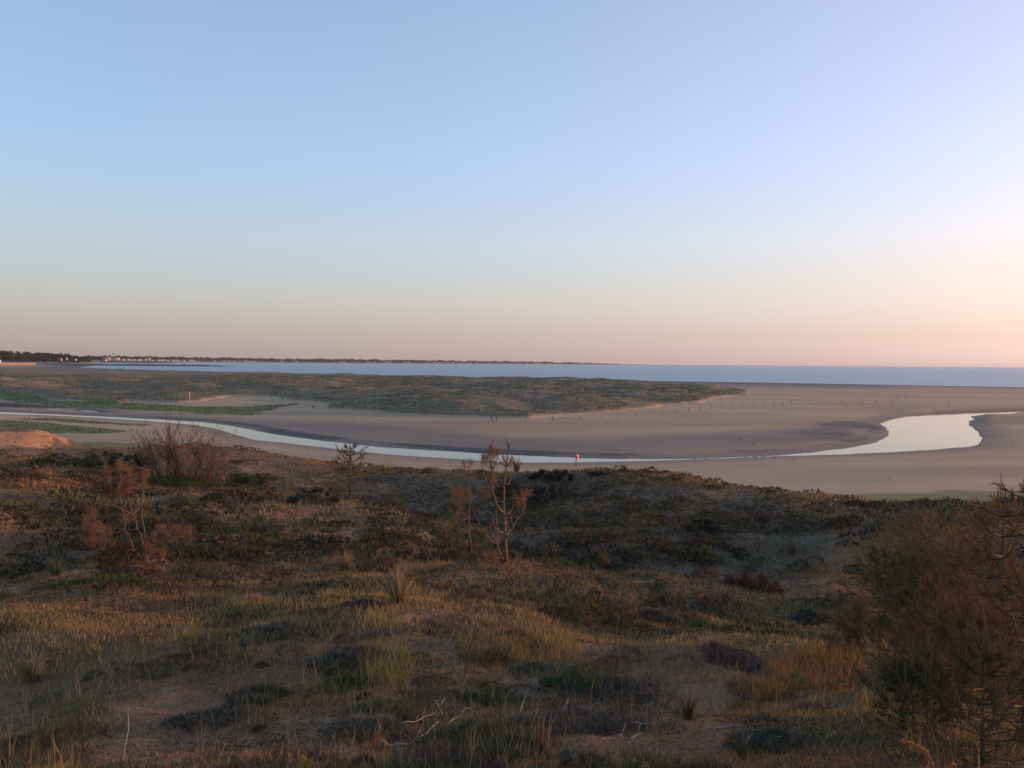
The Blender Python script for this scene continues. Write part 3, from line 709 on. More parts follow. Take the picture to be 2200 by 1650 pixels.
# pale retaining wall at the left edge of the beach
a = on_plane(-260, 783.0, 1.2); b = on_plane(76, 783.2, 1.2)
mb = MB(); mb.tube([np.array(a) + (0, 0, -1.5), np.array(b) + (0, 0, -1.5)], [0.1, 0.1], 3)
mb = MB(); mid = (np.array(a) + np.array(b)) / 2; vec = np.array(b) - np.array(a); ln = float(np.hypot(vec[0], vec[1]))
o = thing('sea_wall', (mid[0], mid[1], 0.6), 'low pale sea wall at the left edge below the hill', 'wall'); o.rotation_euler.z = math.atan2(vec[1], vec[0])
mb = MB(); mb.box((0, 0, 1.6), (ln, 2.0, 4.4), 0, (0.27, 0.21, 0.18)); add_obj('wall_body', mb.mesh('wall_body', M_HOUSE), o)
mb = MB(); mb.box((0, 0, 4.1), (ln + 1, 3.0, 0.7), 0, (0.30, 0.20, 0.15)); add_obj('coping', mb.mesh('coping', M_HOUSE), o)

# ------------------------------------------------------------------ beach: stakes, signs, person
stakes = [(1129, 903, 8), (1186.5, 904, 10), (1245, 902, 7), (1292, 899, 8), (1328, 897, 9), (1366, 895, 10), (1396.5, 892, 10), (1424, 888, 7), (1453, 887, 8), (1479, 884, 8), (1504, 883, 11), (1529, 881, 9), (1551, 880, 9),
          (1574, 878, 10), (1594, 877, 10), (1618, 874, 9), (1640, 873, 9), (1662, 873, 11), (1683, 870, 7), (1701, 870, 10), (1739, 865, 7), (1758, 866, 8), (1776, 865, 7), (1809, 866, 7), (1852, 868, 9), (1882, 868, 8),
          (1917, 867, 7), (1926, 860, 6), (1933, 862, 8), (1945, 857, 10), (2039, 868, 15)]
for i, (u, v_, hp) in enumerate(stakes):
    p = hit(u, v_); h = hp * p[1] / FPX * 1.05
    t = thing('wooden_stake', p, f'thin wooden beach stake, {ordinal(i)} from the left in the row', 'stake', 'stakes in a row across the beach')
    lean = (random.uniform(-.05, .05), random.uniform(-.04, .04)); mb = MB()
    w = 0.055
    mb.tube([(0, 0, -0.4), (lean[0] * .5, lean[1] * .5, h * .5), (lean[0], lean[1], h)], [w, w * .95, w * .8], 7, (0.17, 0.135, 0.11)); add_obj('pole', mb.mesh('pole', M_WOOD), t)
    mb = MB(); mb.tube([(lean[0] * .8, lean[1] * .8, h * .8), (lean[0] * .84, lean[1] * .84, h * .85)], [w * 1.25, w * 1.25], 7, (0.10, 0.09, 0.08)); add_obj('wire_band', mb.mesh('wire_band', M_WOOD), t)
    if i in (1, 2):
        mb = MB(); mb.box((0, -.02, h * .35), (.34, .06, .28), 0, (0.04, 0.035, 0.035), 0.4); add_obj('board', mb.mesh('board', M_WOOD), t)
for k, (u0, v0, u1, v1, lab) in enumerate([(1059.5, 905, 1054.5, 895.5, 'left of two short leaning stakes below the grassy spit'), (1066.5, 904.5, 1066.5, 893, 'right upright one of two short stakes below the grassy spit')]):
    p = hit(u0, v0); q = at(u1, v1, p[1]); mb = MB(); mb.tube([(0, 0, -.3), (q - p) * .5, q - p], [.09, .085, .07], 7, (0.05, 0.042, 0.038))
    t = thing('wooden_stake', p, lab, 'stake', 'pair of short stakes'); add_obj('pole', mb.mesh('pole', M_WOOD), t)
    mb = MB(); mb.tube([(q - p) * .7, (q - p) * .76], [.1, .1], 7, (0.1, 0.09, 0.08)); add_obj('wire_band', mb.mesh('wire_band', M_WOOD), t)
p = hit(407, 858); h = 15 * p[1] / FPX
mb = MB(); mb.tube([(0, 0, -.3), (0, 0, h * .6), (-.05, 0, h)], [.11, .10, .09], 10, (0.60, 0.58, 0.55)); t = thing('marker_post', p, 'white marker post on the grassy far river bank', 'post'); add_obj('pole', mb.mesh('pole', M_PAINT), t)
mb = MB(); mb.tube([(-.05, 0, h), (-.05, 0, h + .12)], [.12, .04], 10, (0.5, 0.48, 0.46)); add_obj('cap', mb.mesh('cap', M_PAINT), t)
p = hit(674, 879); h = 8 * p[1] / FPX
t = thing('notice_board', p, 'small orange and white notice at the sand edge of the spit', 'sign')
mb = MB(); mb.box((0, 0, h * .72), (.75, .05, h * .5), 0, (0.42, 0.14, 0.07)); add_obj('panel', mb.mesh('panel', M_PAINT), t)
for s in (-1, 1):
    mb = MB(); mb.tube([(s * .36, .05, -.3), (s * .36, .05, h)], [.05, .05], 6, (0.55, 0.5, 0.46)); add_obj('post', mb.mesh('post', M_WOOD), t)

# red danger sign beside the river
p = hit(1237.5, 1002); dpt = p[1]; h = (1002 - 977) * dpt / FPX
t = thing('warning_sign', p, 'red and white warning sign on a dark post beside the river', 'sign'); t.rotation_euler.z = math.radians(42)
mb = MB(); mb.tube([(-.02, 0, -.4), (0, 0, h * .5), (.05, 0, h - .05)], [.05, .05, .045], 8, (0.045, 0.04, 0.04)); add_obj('post', mb.mesh('post', M_WOOD), t)
def rounded_plate(w, hh, rad, y0, y1, zc, col, xc=.09):
    pts = []
    for cx, cz, a0 in ((w / 2 - rad, hh / 2 - rad, 0), (-w / 2 + rad, hh / 2 - rad, 90), (-w / 2 + rad, -hh / 2 + rad, 180), (w / 2 - rad, -hh / 2 + rad, 270)):
        for k in range(5):
            a_ = math.radians(a0 + 22.5 * k); pts.append((xc + cx + rad * math.cos(a_), zc + cz + rad * math.sin(a_)))
    n = len(pts); m_ = MB()
    v_ = [(x, y0, z) for x, z in pts] + [(x, y1, z) for x, z in pts] + [(xc, y0, zc), (xc, y1, zc)]
    f4 = [(i, (i + 1) % n, n + (i + 1) % n, n + i) for i in range(n)]
    f3 = [((i + 1) % n, i, 2 * n) for i in range(n)] + [(n + i, n + (i + 1) % n, 2 * n + 1) for i in range(n)]
    m_.add(v_, f3, f4, col); return m_
sw, sh_ = 9.0 * dpt / FPX, 10.0 * dpt / FPX
pl = add_obj('plate', rounded_plate(sw, sh_, sw * .3, -.09, -.06, h - sh_ * .45, (0.78, 0.40, 0.34)).mesh('plate', M_PAINT), t)
add_obj('red_field', rounded_plate(sw * .70, sh_ * .62, sw * .2, -.105, -.092, h - sh_ * .42, (0.88, 0.10, 0.06)).mesh('red_field', M_PAINT), pl)
mb = MB(); zc = h - sh_ * .42
mb.tube([(.09 - sw * .08, -.112, zc + sh_ * .14), (.09 + sw * .1, -.112, zc + sh_ * .08), (.09 + sw * .04, -.112, zc - sh_ * .06), (.09 + sw * .14, -.112, zc - sh_ * .24)], [.022] * 4, 5, (0.22, 0.02, 0.02))
add_obj('mark', mb.mesh('mark', M_PAINT), pl)

# tide wrack and debris along the old water lines
g = np.random.default_rng(15); n = 60000; x = g.uniform(-150, 260, n); y = g.uniform(70, 480, n); k = np.abs(np.arctan2(x, y)) < math.radians(40); x, y = x[k], y[k]
z, A, rel = terrain(x, y, True); rs_ = poly_sdf(x, y, RIVER) + 5 * fbm(x, y, 25, 3, 16); line = (np.abs(np.mod(rs_, 17) - 6) < .35) & (rs_ > 3) & (fbm(x, y, 20, 2, 17) > -.05) | (g.uniform(0, 1, len(x)) < .012)
k = line & (A['spit'] < .1) & (A['fore'] < .1) & (z > .12); x, y, z = x[k], y[k], z[k]; n = len(x); mb = MB()
a = g.uniform(0, 6.283, n); s_ = g.uniform(.06, .28, n); d_ = np.stack([np.cos(a), np.sin(a), g.uniform(0, .5, n)], 1) * s_[:, None]; e_ = np.stack([-np.sin(a), np.cos(a), g.uniform(.3, 1, n)], 1) * (s_ * .4)[:, None]; P = np.stack([x, y, z], 1)
mb.tris(P - d_, P + d_, P + e_, np.array((.075, .058, .045)) * g.uniform(.6, 1.6, (n, 1))); add_obj('tide_wrack', mb.mesh('tide_wrack', M_WOOD), kind='stuff', label='scattered dark tide wrack on the sand flats')

# the walker far out by the water's edge: one skinned figure
def person(u, v_, label):
    p = hit(u, v_, 900)
    J = {'pel': (0, 0, .95), 'wai': (0, .01, 1.12), 'che': (0, .02, 1.35), 'nec': (0, .0, 1.50), 'hd0': (0, -.02, 1.58), 'hd1': (0, -.02, 1.72),
         'lhi': (.10, 0, .90), 'lkn': (.11, -.14, .50), 'lan': (.11, -.10, .09), 'lto': (.12, -.27, .04), 'rhi': (-.10, 0, .90), 'rkn': (-.10, .06, .50), 'ran': (-.10, .26, .12), 'rto': (-.10, .14, .03),
         'lsh': (.19, .02, 1.42), 'lel': (.25, .10, 1.14), 'lha': (.24, .02, .90), 'rsh': (-.19, .02, 1.42), 'rel': (-.25, -.04, 1.14), 'rha': (-.23, -.18, .94)}
    R = {'pel': .15, 'wai': .135, 'che': .16, 'nec': .06, 'hd0': .085, 'hd1': .09, 'lhi': .09, 'lkn': .065, 'lan': .045, 'lto': .04, 'rhi': .09, 'rkn': .065, 'ran': .045, 'rto': .04,
         'lsh': .07, 'lel': .05, 'lha': .04, 'rsh': .07, 'rel': .05, 'rha': .04}
    ks = list(J); E = [('pel', 'wai'), ('wai', 'che'), ('che', 'nec'), ('nec', 'hd0'), ('hd0', 'hd1'), ('pel', 'lhi'), ('lhi', 'lkn'), ('lkn', 'lan'), ('lan', 'lto'), ('pel', 'rhi'), ('rhi', 'rkn'), ('rkn', 'ran'), ('ran', 'rto'),
                       ('che', 'lsh'), ('lsh', 'lel'), ('lel', 'lha'), ('che', 'rsh'), ('rsh', 'rel'), ('rel', 'rha')]
    me = bpy.data.meshes.new('person'); me.from_pydata([J[k] for k in ks], [(ks.index(a), ks.index(b)) for a, b in E], [])
    m = mat_solid('walker_clothes', .9, 6, .2); me.materials.append(m)
    o = add_obj('person', me, None, tuple(p), label, 'person')
    md = o.modifiers.new('skin', 'SKIN'); ss = o.modifiers.new('sub', 'SUBSURF'); ss.levels = 1; ss.render_levels = 1
    for i, k in enumerate(ks):
        o.data.skin_vertices[0].data[i].radius = (R[k], R[k]); o.data.skin_vertices[0].data[i].use_root = (k == 'pel')
    o.rotation_euler.z = 1.2
    return o
person(1460, 823, 'lone walker in dark clothes far out by the water edge')
# ------------------------------------------------------------------ foreground ground cover
STRAW, OLIVE, GREEN, GREY, PURP, RUST = map(np.array, [(0.42, 0.285, 0.135), (0.255, 0.190, 0.080), (0.165, 0.182, 0.056), (0.145, 0.145, 0.105), (0.175, 0.115, 0.095), (0.36, 0.175, 0.085)])
def blades(mb, base, h, w, lean, col, tipcol=None, g=rng):
    """one tapering bent blade per base point"""
    n = len(base); a = g.uniform(0, 2 * math.pi, n); b = g.uniform(0, 2 * math.pi, n)
    side = np.stack([np.cos(a), np.sin(a), np.zeros(n)], 1) * (w / 2)[:, None]
    ld = np.stack([np.cos(b), np.sin(b), np.zeros(n)], 1)
    mid = base + ld * (lean * h * 0.35)[:, None] + np.array([0, 0, 1]) * (h * 0.55)[:, None]
    tip = base + ld * (lean * h)[:, None] + np.array([0, 0, 1]) * (h * np.sqrt(np.clip(1 - 0.35 * lean ** 2, .2, 1)))[:, None]
    v = np.stack([base - side, base + side, mid - side * .8, mid + side * .8, tip], 1).reshape(-1, 3)
    i = np.arange(n)[:, None] * 5
    f3 = np.concatenate([i + np.array([0, 1, 3]), i + np.array([0, 3, 2]), i + np.array([2, 3, 4])])
    c = np.repeat(col, 5, 0).reshape(n, 5, 3)
    if tipcol is not None: c[:, 4] = tipcol
    mb.add(v, f3, None, c.reshape(-1, 3))
def shoots(mb, base, h, spread, w, col, k=4, g=rng):
    """small upright leafy shoots: k narrow leaves fanning from a point"""
    n = len(base)
    for j in range(k):
        a = g.uniform(0, 2 * math.pi, n); d = np.stack([np.cos(a), np.sin(a), np.zeros(n)], 1)
        t = np.stack([-np.sin(a), np.cos(a), np.zeros(n)], 1)
        lo = h * (0.15 + 0.5 * j / k); tip = base + d * (spread * g.uniform(.4, 1, n))[:, None] + np.array([0, 0, 1]) * (lo + h * .45)[:, None]
        b0 = base + np.array([0, 0, 1]) * (lo * .7)[:, None]
        mb.tris(b0 - t * (w / 2)[:, None], b0 + t * (w / 2)[:, None], tip, col * g.uniform(.75, 1.3, (n, 1)))
def polar(n, r0, r1, amax=46, g=rng, power=0.0):
    u = g.uniform(0, 1, n)
    if power == 0: r = r0 * (r1 / r0) ** u
    else: r = (r0 ** power + u * (r1 ** power - r0 ** power)) ** (1 / power)
    a = np.radians(g.uniform(-amax, amax, n)); return r * np.sin(a), r * np.cos(a), r
def ground_info(x, y):
    z, A, rel = terrain(x, y, True)
    return z, A['fore'], A['bare'], A['holl']

def grass_layer(n, r0, r1, hr, wr, amax=44, seed=1):
    g = np.random.default_rng(seed); x, y, r = polar(n, r0, r1, amax, g)
    z, fo, ba, lu = ground_info(x, y)
    f1 = fbm(x, y, 1.7, 3, 41); f2 = fbm(x, y, 0.6, 3, 42); f3 = fbm(x, y, 5.0, 2, 43)
    keep = (fo > 0.45) & (g.uniform(0, 1, n) < np.clip(0.62 + 0.9 * f1 + 0.5 * f2 - 0.95 * np.clip(ba, 0, 1), 0.04, 1))
    x, y, z, r, f1, f2, f3 = (q[keep] for q in (x, y, z, r, f1, f2, f3)); m = len(x)
    t = g.uniform(0, 1, (m, 1)); s = np.clip(0.5 + 1.2 * f3 + 0.6 * f2, 0, 1)[:, None]
    lu = lu[keep][:, None]
    a1 = sstep(-.35, .25, fbm(x, y, .8, 3, 44))[:, None]; a2 = sstep(.15, .45, fbm(x, y, 1.3, 3, 49))[:, None]
    col = OLIVE * (1 - a1) + (STRAW * .55 + OLIVE * .45) * a1; col = col * (1 - s * .9) + (GREEN * .75 + OLIVE * .25) * s * .9; col = col * (1 - a2 * .8) + RUST * a2 * .8
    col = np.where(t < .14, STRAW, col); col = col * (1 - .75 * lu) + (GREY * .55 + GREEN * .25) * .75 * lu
    col = col * g.uniform(.78, 1.22, (m, 1))
    h = g.uniform(*hr, m) * (0.7 + 0.6 * np.clip(f1 + .5, 0, 1)); w = g.uniform(*wr, m)
    mb = MB(); blades(mb, np.stack([x, y, z - .01], 1), h, w, g.uniform(.1, .75, m), col, col * 1.15, g)
    return mb
mb = grass_layer(150000, 2.6, 9.5, (.018, .075), (.003, .0065), seed=51)
add_obj('dune_grass_near', mb.mesh('dune_grass_near', M_LEAF), kind='stuff', label='short dry grass and herbs on the near dune')
mb = grass_layer(130000, 7.0, 24, (.03, .10), (.006, .014), seed=52)
add_obj('dune_grass_middle', mb.mesh('dune_grass_middle', M_LEAF), kind='stuff', label='short dry grass on the dune slopes')
mb = grass_layer(80000, 20, 75, (.06, .17), (.02, .05), seed=53)
add_obj('dune_grass_far', mb.mesh('dune_grass_far', M_LEAF), kind='stuff', label='dune grass on the outer dune ridge')

# moss crumbs, litter and creeping stems over the whole surface
def litter_layer(n, r0, r1, size, seed, amax=44):
    g = np.random.default_rng(seed); x, y, r = polar(n, r0, r1, amax, g); z, fo, ba, lu = ground_info(x, y)
    k = (fo > .4) & (g.uniform(0, 1, n) > np.clip(ba, 0, 1) * .62); x, y, z = x[k], y[k], z[k]; n = len(x)
    f = fbm(x, y, 1.1, 3, 45); t = g.uniform(0, 1, (n, 1))
    lu = lu[k][:, None]; f = f[:, None]; f2 = sstep(-.3, .3, fbm(x, y, .45, 3, 37))[:, None]; f3 = sstep(.05, .4, fbm(x, y, 1.7, 3, 38))[:, None]
    col = np.array((.105, .078, .046)) * (1 - f2) + np.array((.220, .135, .074)) * f2; col = col * (1 - f3) + np.array((.290, .150, .078)) * f3
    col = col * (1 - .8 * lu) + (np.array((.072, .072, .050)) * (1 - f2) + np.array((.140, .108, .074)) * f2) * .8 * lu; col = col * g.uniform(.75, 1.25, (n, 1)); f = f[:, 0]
    p = np.stack([x, y, z + size * g.uniform(0, .9, n)], 1); a = g.normal(size=(n, 3)) * (1, 1, .6); a /= np.linalg.norm(a, axis=1)[:, None]; b = np.cross(a, g.normal(size=(n, 3))); b /= np.linalg.norm(b, axis=1)[:, None]
    s = (size * g.uniform(.6, 1.8, n) * (1 + .5 * f))[:, None]; mb = MB(); mb.tris(p + a * s, p - a * s * .7 + b * s * .35, p - a * s * .5 - b * s * .35, col); return mb
mb = litter_layer(170000, 2.6, 9, .011, 46); add_obj('moss_litter_near', mb.mesh('moss_litter_near', M_LEAF), kind='stuff', label='dark moss and litter on the near dune')
mb = litter_layer(150000, 8, 28, .032, 47); add_obj('moss_litter_middle', mb.mesh('moss_litter_middle', M_LEAF), kind='stuff', label='moss and litter on the dune slopes')
mb = litter_layer(90000, 24, 70, .08, 48); add_obj('moss_litter_far', mb.mesh('moss_litter_far', M_LEAF), kind='stuff', label='low mossy growth on the outer dune')
# low cushions of heath and everlasting, too many to tell apart
def cushion_layer(n, r0, r1, rad, hgt, per, wleaf, seed, amax=44, tone=1.0):
    g = np.random.default_rng(seed); x, y, r = polar(n, r0, r1, amax, g)
    z, fo, ba, lu = ground_info(x, y); f = fbm(x, y, 3.2, 2, 61)
    k = (fo > .5) & (ba < .45) & (g.uniform(0, 1, n) < np.clip(.45 + 1.1 * f, .05, 1))
    x, y, f = x[k], y[k], f[k]; n = len(x)
    R = g.uniform(*rad, n); Hc = R * g.uniform(*hgt, n)
    base = np.array([GREY * .8, PURP * .8, GREEN * .55 + GREY * .3, OLIVE * .7])[g.choice(4, n, p=[.42, .24, .2, .14])] * g.uniform(.65, 1.1, (n, 1)) * tone
    el = g.uniform(.6, 1.6, n); ang = g.uniform(0, math.pi, n)
    rr = np.sqrt(g.uniform(0, 1, (n, per))); th = g.uniform(0, 2 * math.pi, (n, per))
    dx = rr * np.cos(th); dy = rr * np.sin(th) * el[:, None]
    px = x[:, None] + R[:, None] * (dx * np.cos(ang)[:, None] - dy * np.sin(ang)[:, None]); py = y[:, None] + R[:, None] * (dx * np.sin(ang)[:, None] + dy * np.cos(ang)[:, None])
    px = px.ravel(); py = py.ravel(); lift = (Hc[:, None] * (1 - rr ** 2)).ravel()
    pz = terrain(px, py) + lift * .75 - .01
    col = np.repeat(base, per, 0)
    hs = np.repeat(np.clip(Hc, .03, .3), per) * g.uniform(.35, .7, n * per)
    mb = MB(); shoots(mb, np.stack([px, py, pz], 1), hs, hs * .75, np.full(n * per, wleaf) * g.uniform(.7, 1.4, n * per), col, 4, g)
    return mb
mb = cushion_layer(760, 2.8, 9.5, (.05, .20), (.4, .8), 74, .0065, 71, 42, .9); add_obj('heath_cushions_near', mb.mesh('heath_cushions_near', M_LEAF), kind='stuff', label='low grey green and brown cushion herbs on the near dune')
mb = cushion_layer(800, 8.5, 24, (.10, .36), (.4, .75), 44, .018, 72, 44, .85); add_obj('heath_cushions_middle', mb.mesh('heath_cushions_middle', M_LEAF), kind='stuff', label='low cushion herbs on the dune slopes')
mb = cushion_layer(2600, 15, 58, (.18, .6), (.35, .65), 34, .045, 73, 40, .72); add_obj('heath_cushions_far', mb.mesh('heath_cushions_far', M_LEAF), kind='stuff', label='dark low scrub on the outer dune')

# pale seed stalks standing above the herbs
g = np.random.default_rng(81); x, y, r = polar(5200, 3.0, 22, 42, g); z, fo, ba, lu = ground_info(x, y); k = (fo > .5) & (ba < .7) & (fbm(x, y, 2.0, 2, 82) > -.12)
x, y, z, r = x[k], y[k], z[k], r[k]; n = len(x); mb = MB()
blades(mb, np.stack([x, y, z], 1), g.uniform(.10, .24, n), .0022 + .00035 * r, g.uniform(0, .35, n), np.array((.30, .22, .11)) * g.uniform(.6, 1.2, (n, 1)), np.array((.40, .32, .2)), g)
add_obj('seed_stalks', mb.mesh('seed_stalks', M_LEAF), kind='stuff', label='pale dry seed stalks among the dune herbs')

# marram and scrub on the far spit, lush grass by the river
def spit_layer(n, seed):
    g = np.random.default_rng(seed); x, y, r = polar(n, 130, 520, 40, g, 0.6)
    z, A, _ = terrain(x, y, True)
    lush = A['lush'] > .5; k = (A['spit'] > .55) & (fbm(x, y, 18, 3, 91) > -.35) | lush & (g.uniform(0, 1, n) < .8)
    x, y, z, r, lush = x[k], y[k], z[k], r[k], lush[k]; n = len(x); mb = MB()
    f = fbm(x, y, 24, 3, 92)[:, None]; right = sstep(-60, 40, x)[:, None]
    col = np.where(f > .12, np.array((.108, .108, .056)), np.where(f > -.1, np.array((.138, .122, .068)), np.array((.172, .136, .080)))) * (1 - .18 * right) + right * np.array((0, .012, .004))
    col = np.where(lush[:, None], np.array((.095, .122, .044)), col) * g.uniform(.85, 1.12, (n, 1))
    for j in range(2):
        b = np.stack([x + g.normal(0, .35, n), y + g.normal(0, .35, n), z - .05], 1)
        blades(mb, b, g.uniform(.15, .5, n) * np.where(lush, .8, 1), .06 + .0005 * r, g.uniform(.2, .9, n), col, col * 1.1, g)
    return mb
mb = spit_layer(120000, 95); add_obj('spit_marram', mb.mesh('spit_marram', M_FAR), kind='stuff', label='marram grass and scrub covering the far sand spit')

# ------------------------------------------------------------------ single cushion plants in the front
def cushion(u, v_, rpx, hpx, col, label, seed, leafw=.006, dens=1.0, col2=None, name='cushion_plant', leafk=5, asp=.7):
    g = np.random.default_rng(seed); p = hit(u, v_); d = p[1]; R = rpx * 1.1 * d / FPX; Hc = hpx * .68 * d / FPX
    n = int(330 * dens); rr = np.sqrt(g.uniform(0, 1, n)); th = g.uniform(0, 6.283, n)
    edge = 1 + .34 * np.sin(th * 2 + seed) * np.cos(th * 3 + seed * 1.7) + .22 * np.sin(th * 5 + seed * 2)
    px = p[0] + R * rr * edge * np.cos(th); py = p[1] + R * asp * rr * edge * np.sin(th)
    lump = .35 + 1.0 * vnoise(px * 9, py * 9, seed)
    pz = terrain(px, py) + Hc * (1 - rr ** 2) * .7 * lump - .01
    t = thing(name, p, label, 'plant', 'single cushion plants on the near dune')
    cols = np.array(col) * g.uniform(.65, 1.3, (n, 1))
    if col2 is not None: cols = np.where(g.uniform(0, 1, (n, 1)) < .4, np.array(col2) * g.uniform(.7, 1.2, (n, 1)), cols)
    hs = Hc * g.uniform(.35, .65, n)
    mb = MB(); shoots(mb, np.stack([px, py, pz], 1) - p, hs, hs * .6, np.full(n, leafw) * g.uniform(.7, 1.4, n), cols, leafk, g)
    add_obj('leaves', mb.mesh('leaves', M_LEAF), t)
    mb = MB(); q = 26
    for i in range(q):
        j = g.integers(n); e = np.array([px[j], py[j], pz[j]]) - p; s = np.array([e[0] * .35, e[1] * .35, -.02 + zat(p[0] + e[0] * .35, p[1] + e[1] * .35) - p[2]])
        mb.tube([s, (s + e) / 2 + g.normal(0, .01, 3), e + (0, 0, hs[j] * .5)], [.004, .003, .0015], 4, (.07, .05, .04))
    add_obj('stems', mb.mesh('stems', M_BARK), t)
GG, DG, PB = (.125, .138, .100), (.080, .098, .058), (.135, .098, .084)
for i, a in enumerate([
    (800, 1585, 85, 75, GG, 'grey green cushion plant left of the pale sticks at the bottom', 1), (1050, 1610, 125, 90, DG, 'big dark green cushion plant at the bottom edge centre', 2),
    (1260, 1570, 140, 60, PB, 'wide purple brown heath mat right of the big dark cushion', 3), (1000, 1505, 60, 32, DG, 'small dark green cushion above the pale sticks', 4),
    (1215, 1478, 60, 45, (.060, .105, .030), 'bright green broad leaved tuft in the near centre', 5), (1330, 1490, 90, 40, PB, 'brown heath mat beside the bright green tuft', 6),
    (620, 1365, 85, 50, GG, 'dark grey green cushion on the mossy slope left of centre', 7), (770, 1420, 75, 60, PB, 'rounded brown cushion with pale tips left of centre', 8),
    (730, 1428, 55, 42, GG, 'small grey green cushion leaning on the rounded brown one', 9), (560, 1505, 60, 50, DG, 'dark cushion at the upper edge of the left sand patch', 10),
    (450, 1555, 75, 45, DG, 'spreading dark cushion inside the left sand patch', 11), (770, 1310, 50, 30, PB, 'dark brown cushion below the tall straw tussock', 12),
    (1430, 1345, 55, 45, (.085, .105, .085), 'blue grey cushion right of the mossy hollow', 13), (1560, 1420, 60, 55, PB, 'brown tufted cushion on the right slope', 14),
    (1640, 1610, 75, 70, DG, 'dark cushion at the bottom right beside grey stalks', 15), (1740, 1335, 40, 35, (.085, .10, .08), 'grey leaved cushion behind the right slope edge', 16),
    (1470, 1300, 45, 32, GG, 'low grey cushion on the crest before the hollow', 17), (750, 1475, 45, 36, (.062, .095, .028), 'fresh green tuft above the middle sand patch', 18),
    (330, 1440, 80, 35, DG, 'dark green mat in the grass on the left', 19), (250, 1262, 90, 40, (.060, .095, .025), 'bright green grass tuft below the left dead pine', 20),
    (1150, 1440, 40, 25, GG, 'tiny grey cushion at the centre of the near slope', 21)]):
    cushion(*a[:6], a[6] + 100, leafw=.0055 if a[1] > 1400 else .010, dens=1.6 if a[2] > 100 else 1.0, col2=(.13, .12, .095) if i % 2 == 0 else None)

# ------------------------------------------------------------------ straw tussocks
def tussock(u, v_, hpx, wpx, n, col, label, seed, base_green=False):
    g = np.random.default_rng(seed); p = hit(u, v_); d = p[1]; H = hpx * d / FPX; Wd = wpx * d / FPX
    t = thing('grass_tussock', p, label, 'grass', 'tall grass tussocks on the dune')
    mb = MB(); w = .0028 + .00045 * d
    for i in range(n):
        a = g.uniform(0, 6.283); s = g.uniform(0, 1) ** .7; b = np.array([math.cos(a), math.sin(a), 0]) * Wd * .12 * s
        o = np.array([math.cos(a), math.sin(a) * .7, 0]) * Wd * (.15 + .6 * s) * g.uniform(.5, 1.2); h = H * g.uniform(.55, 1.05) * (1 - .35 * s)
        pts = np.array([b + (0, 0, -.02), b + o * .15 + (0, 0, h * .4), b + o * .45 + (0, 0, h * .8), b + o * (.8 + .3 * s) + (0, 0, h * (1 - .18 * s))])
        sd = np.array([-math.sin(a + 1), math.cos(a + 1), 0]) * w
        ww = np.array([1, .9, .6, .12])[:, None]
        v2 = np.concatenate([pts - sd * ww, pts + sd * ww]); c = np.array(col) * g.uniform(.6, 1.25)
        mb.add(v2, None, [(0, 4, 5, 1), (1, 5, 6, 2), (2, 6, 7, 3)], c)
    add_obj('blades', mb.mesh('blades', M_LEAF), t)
    mb = MB(); bs = g.normal(0, Wd * .10, (50, 3)); bs[:, 2] = -.01
    blades(mb, bs, g.uniform(.15, .4, 50) * H, np.full(50, w * 1.6), g.uniform(.1, .5, 50), np.array((.17, .12, .035)) * g.uniform(.6, 1.2, (50, 1)), None, g)
    add_obj('dead_sheath', mb.mesh('dead_sheath', M_LEAF), t)
tussock(855, 1300, 105, 85, 95, (.30, .21, .115), 'tallest straw coloured grass tussock left of centre', 1)
tussock(738, 1228, 65, 65, 60, (.30, .19, .105), 'fan shaped straw tussock behind the tallest one', 2)
tussock(72, 1462, 100, 90, 42, (.19, .17, .10), 'loose pale tussock at the lower left', 3)
tussock(120, 1235, 60, 55, 50, (.15, .15, .075), 'green tussock left of the left dead pine', 4)
tussock(1185, 1205, 60, 50, 40, (.15, .125, .085), 'thin grey tussock right of the tall dead pine', 5)
tussock(1440, 1305, 55, 45, 22, (.24, .18, .11), 'few tall stems on the crest before the hollow', 6)
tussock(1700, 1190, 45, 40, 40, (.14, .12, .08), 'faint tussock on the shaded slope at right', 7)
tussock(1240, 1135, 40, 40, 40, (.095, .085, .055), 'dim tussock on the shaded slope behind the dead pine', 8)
tussock(1480, 1545, 85, 60, 40, (.12, .105, .06), 'dark sedge like tussock beside the right sand patch', 9)
tussock(1595, 1630, 110, 70, 22, (.16, .14, .10), 'sparse grey stalks at the bottom right', 10)
tussock(560, 1075, 25, 40, 50, (.26, .17, .095), 'small lit straw tussock on the left ridge crest', 11)
tussock(1110, 1012, 40, 30, 40, (.22, .17, .09), 'straw tussock on the far crest beside the river', 12)
tussock(830, 1012, 22, 60, 60, (.26, .19, .08), 'golden grass clump on the crest right of the young pine', 13)
tussock(1300, 1220, 40, 30, 26, (.16, .12, .08), 'short tussock at the foot of the shaded slope', 14)

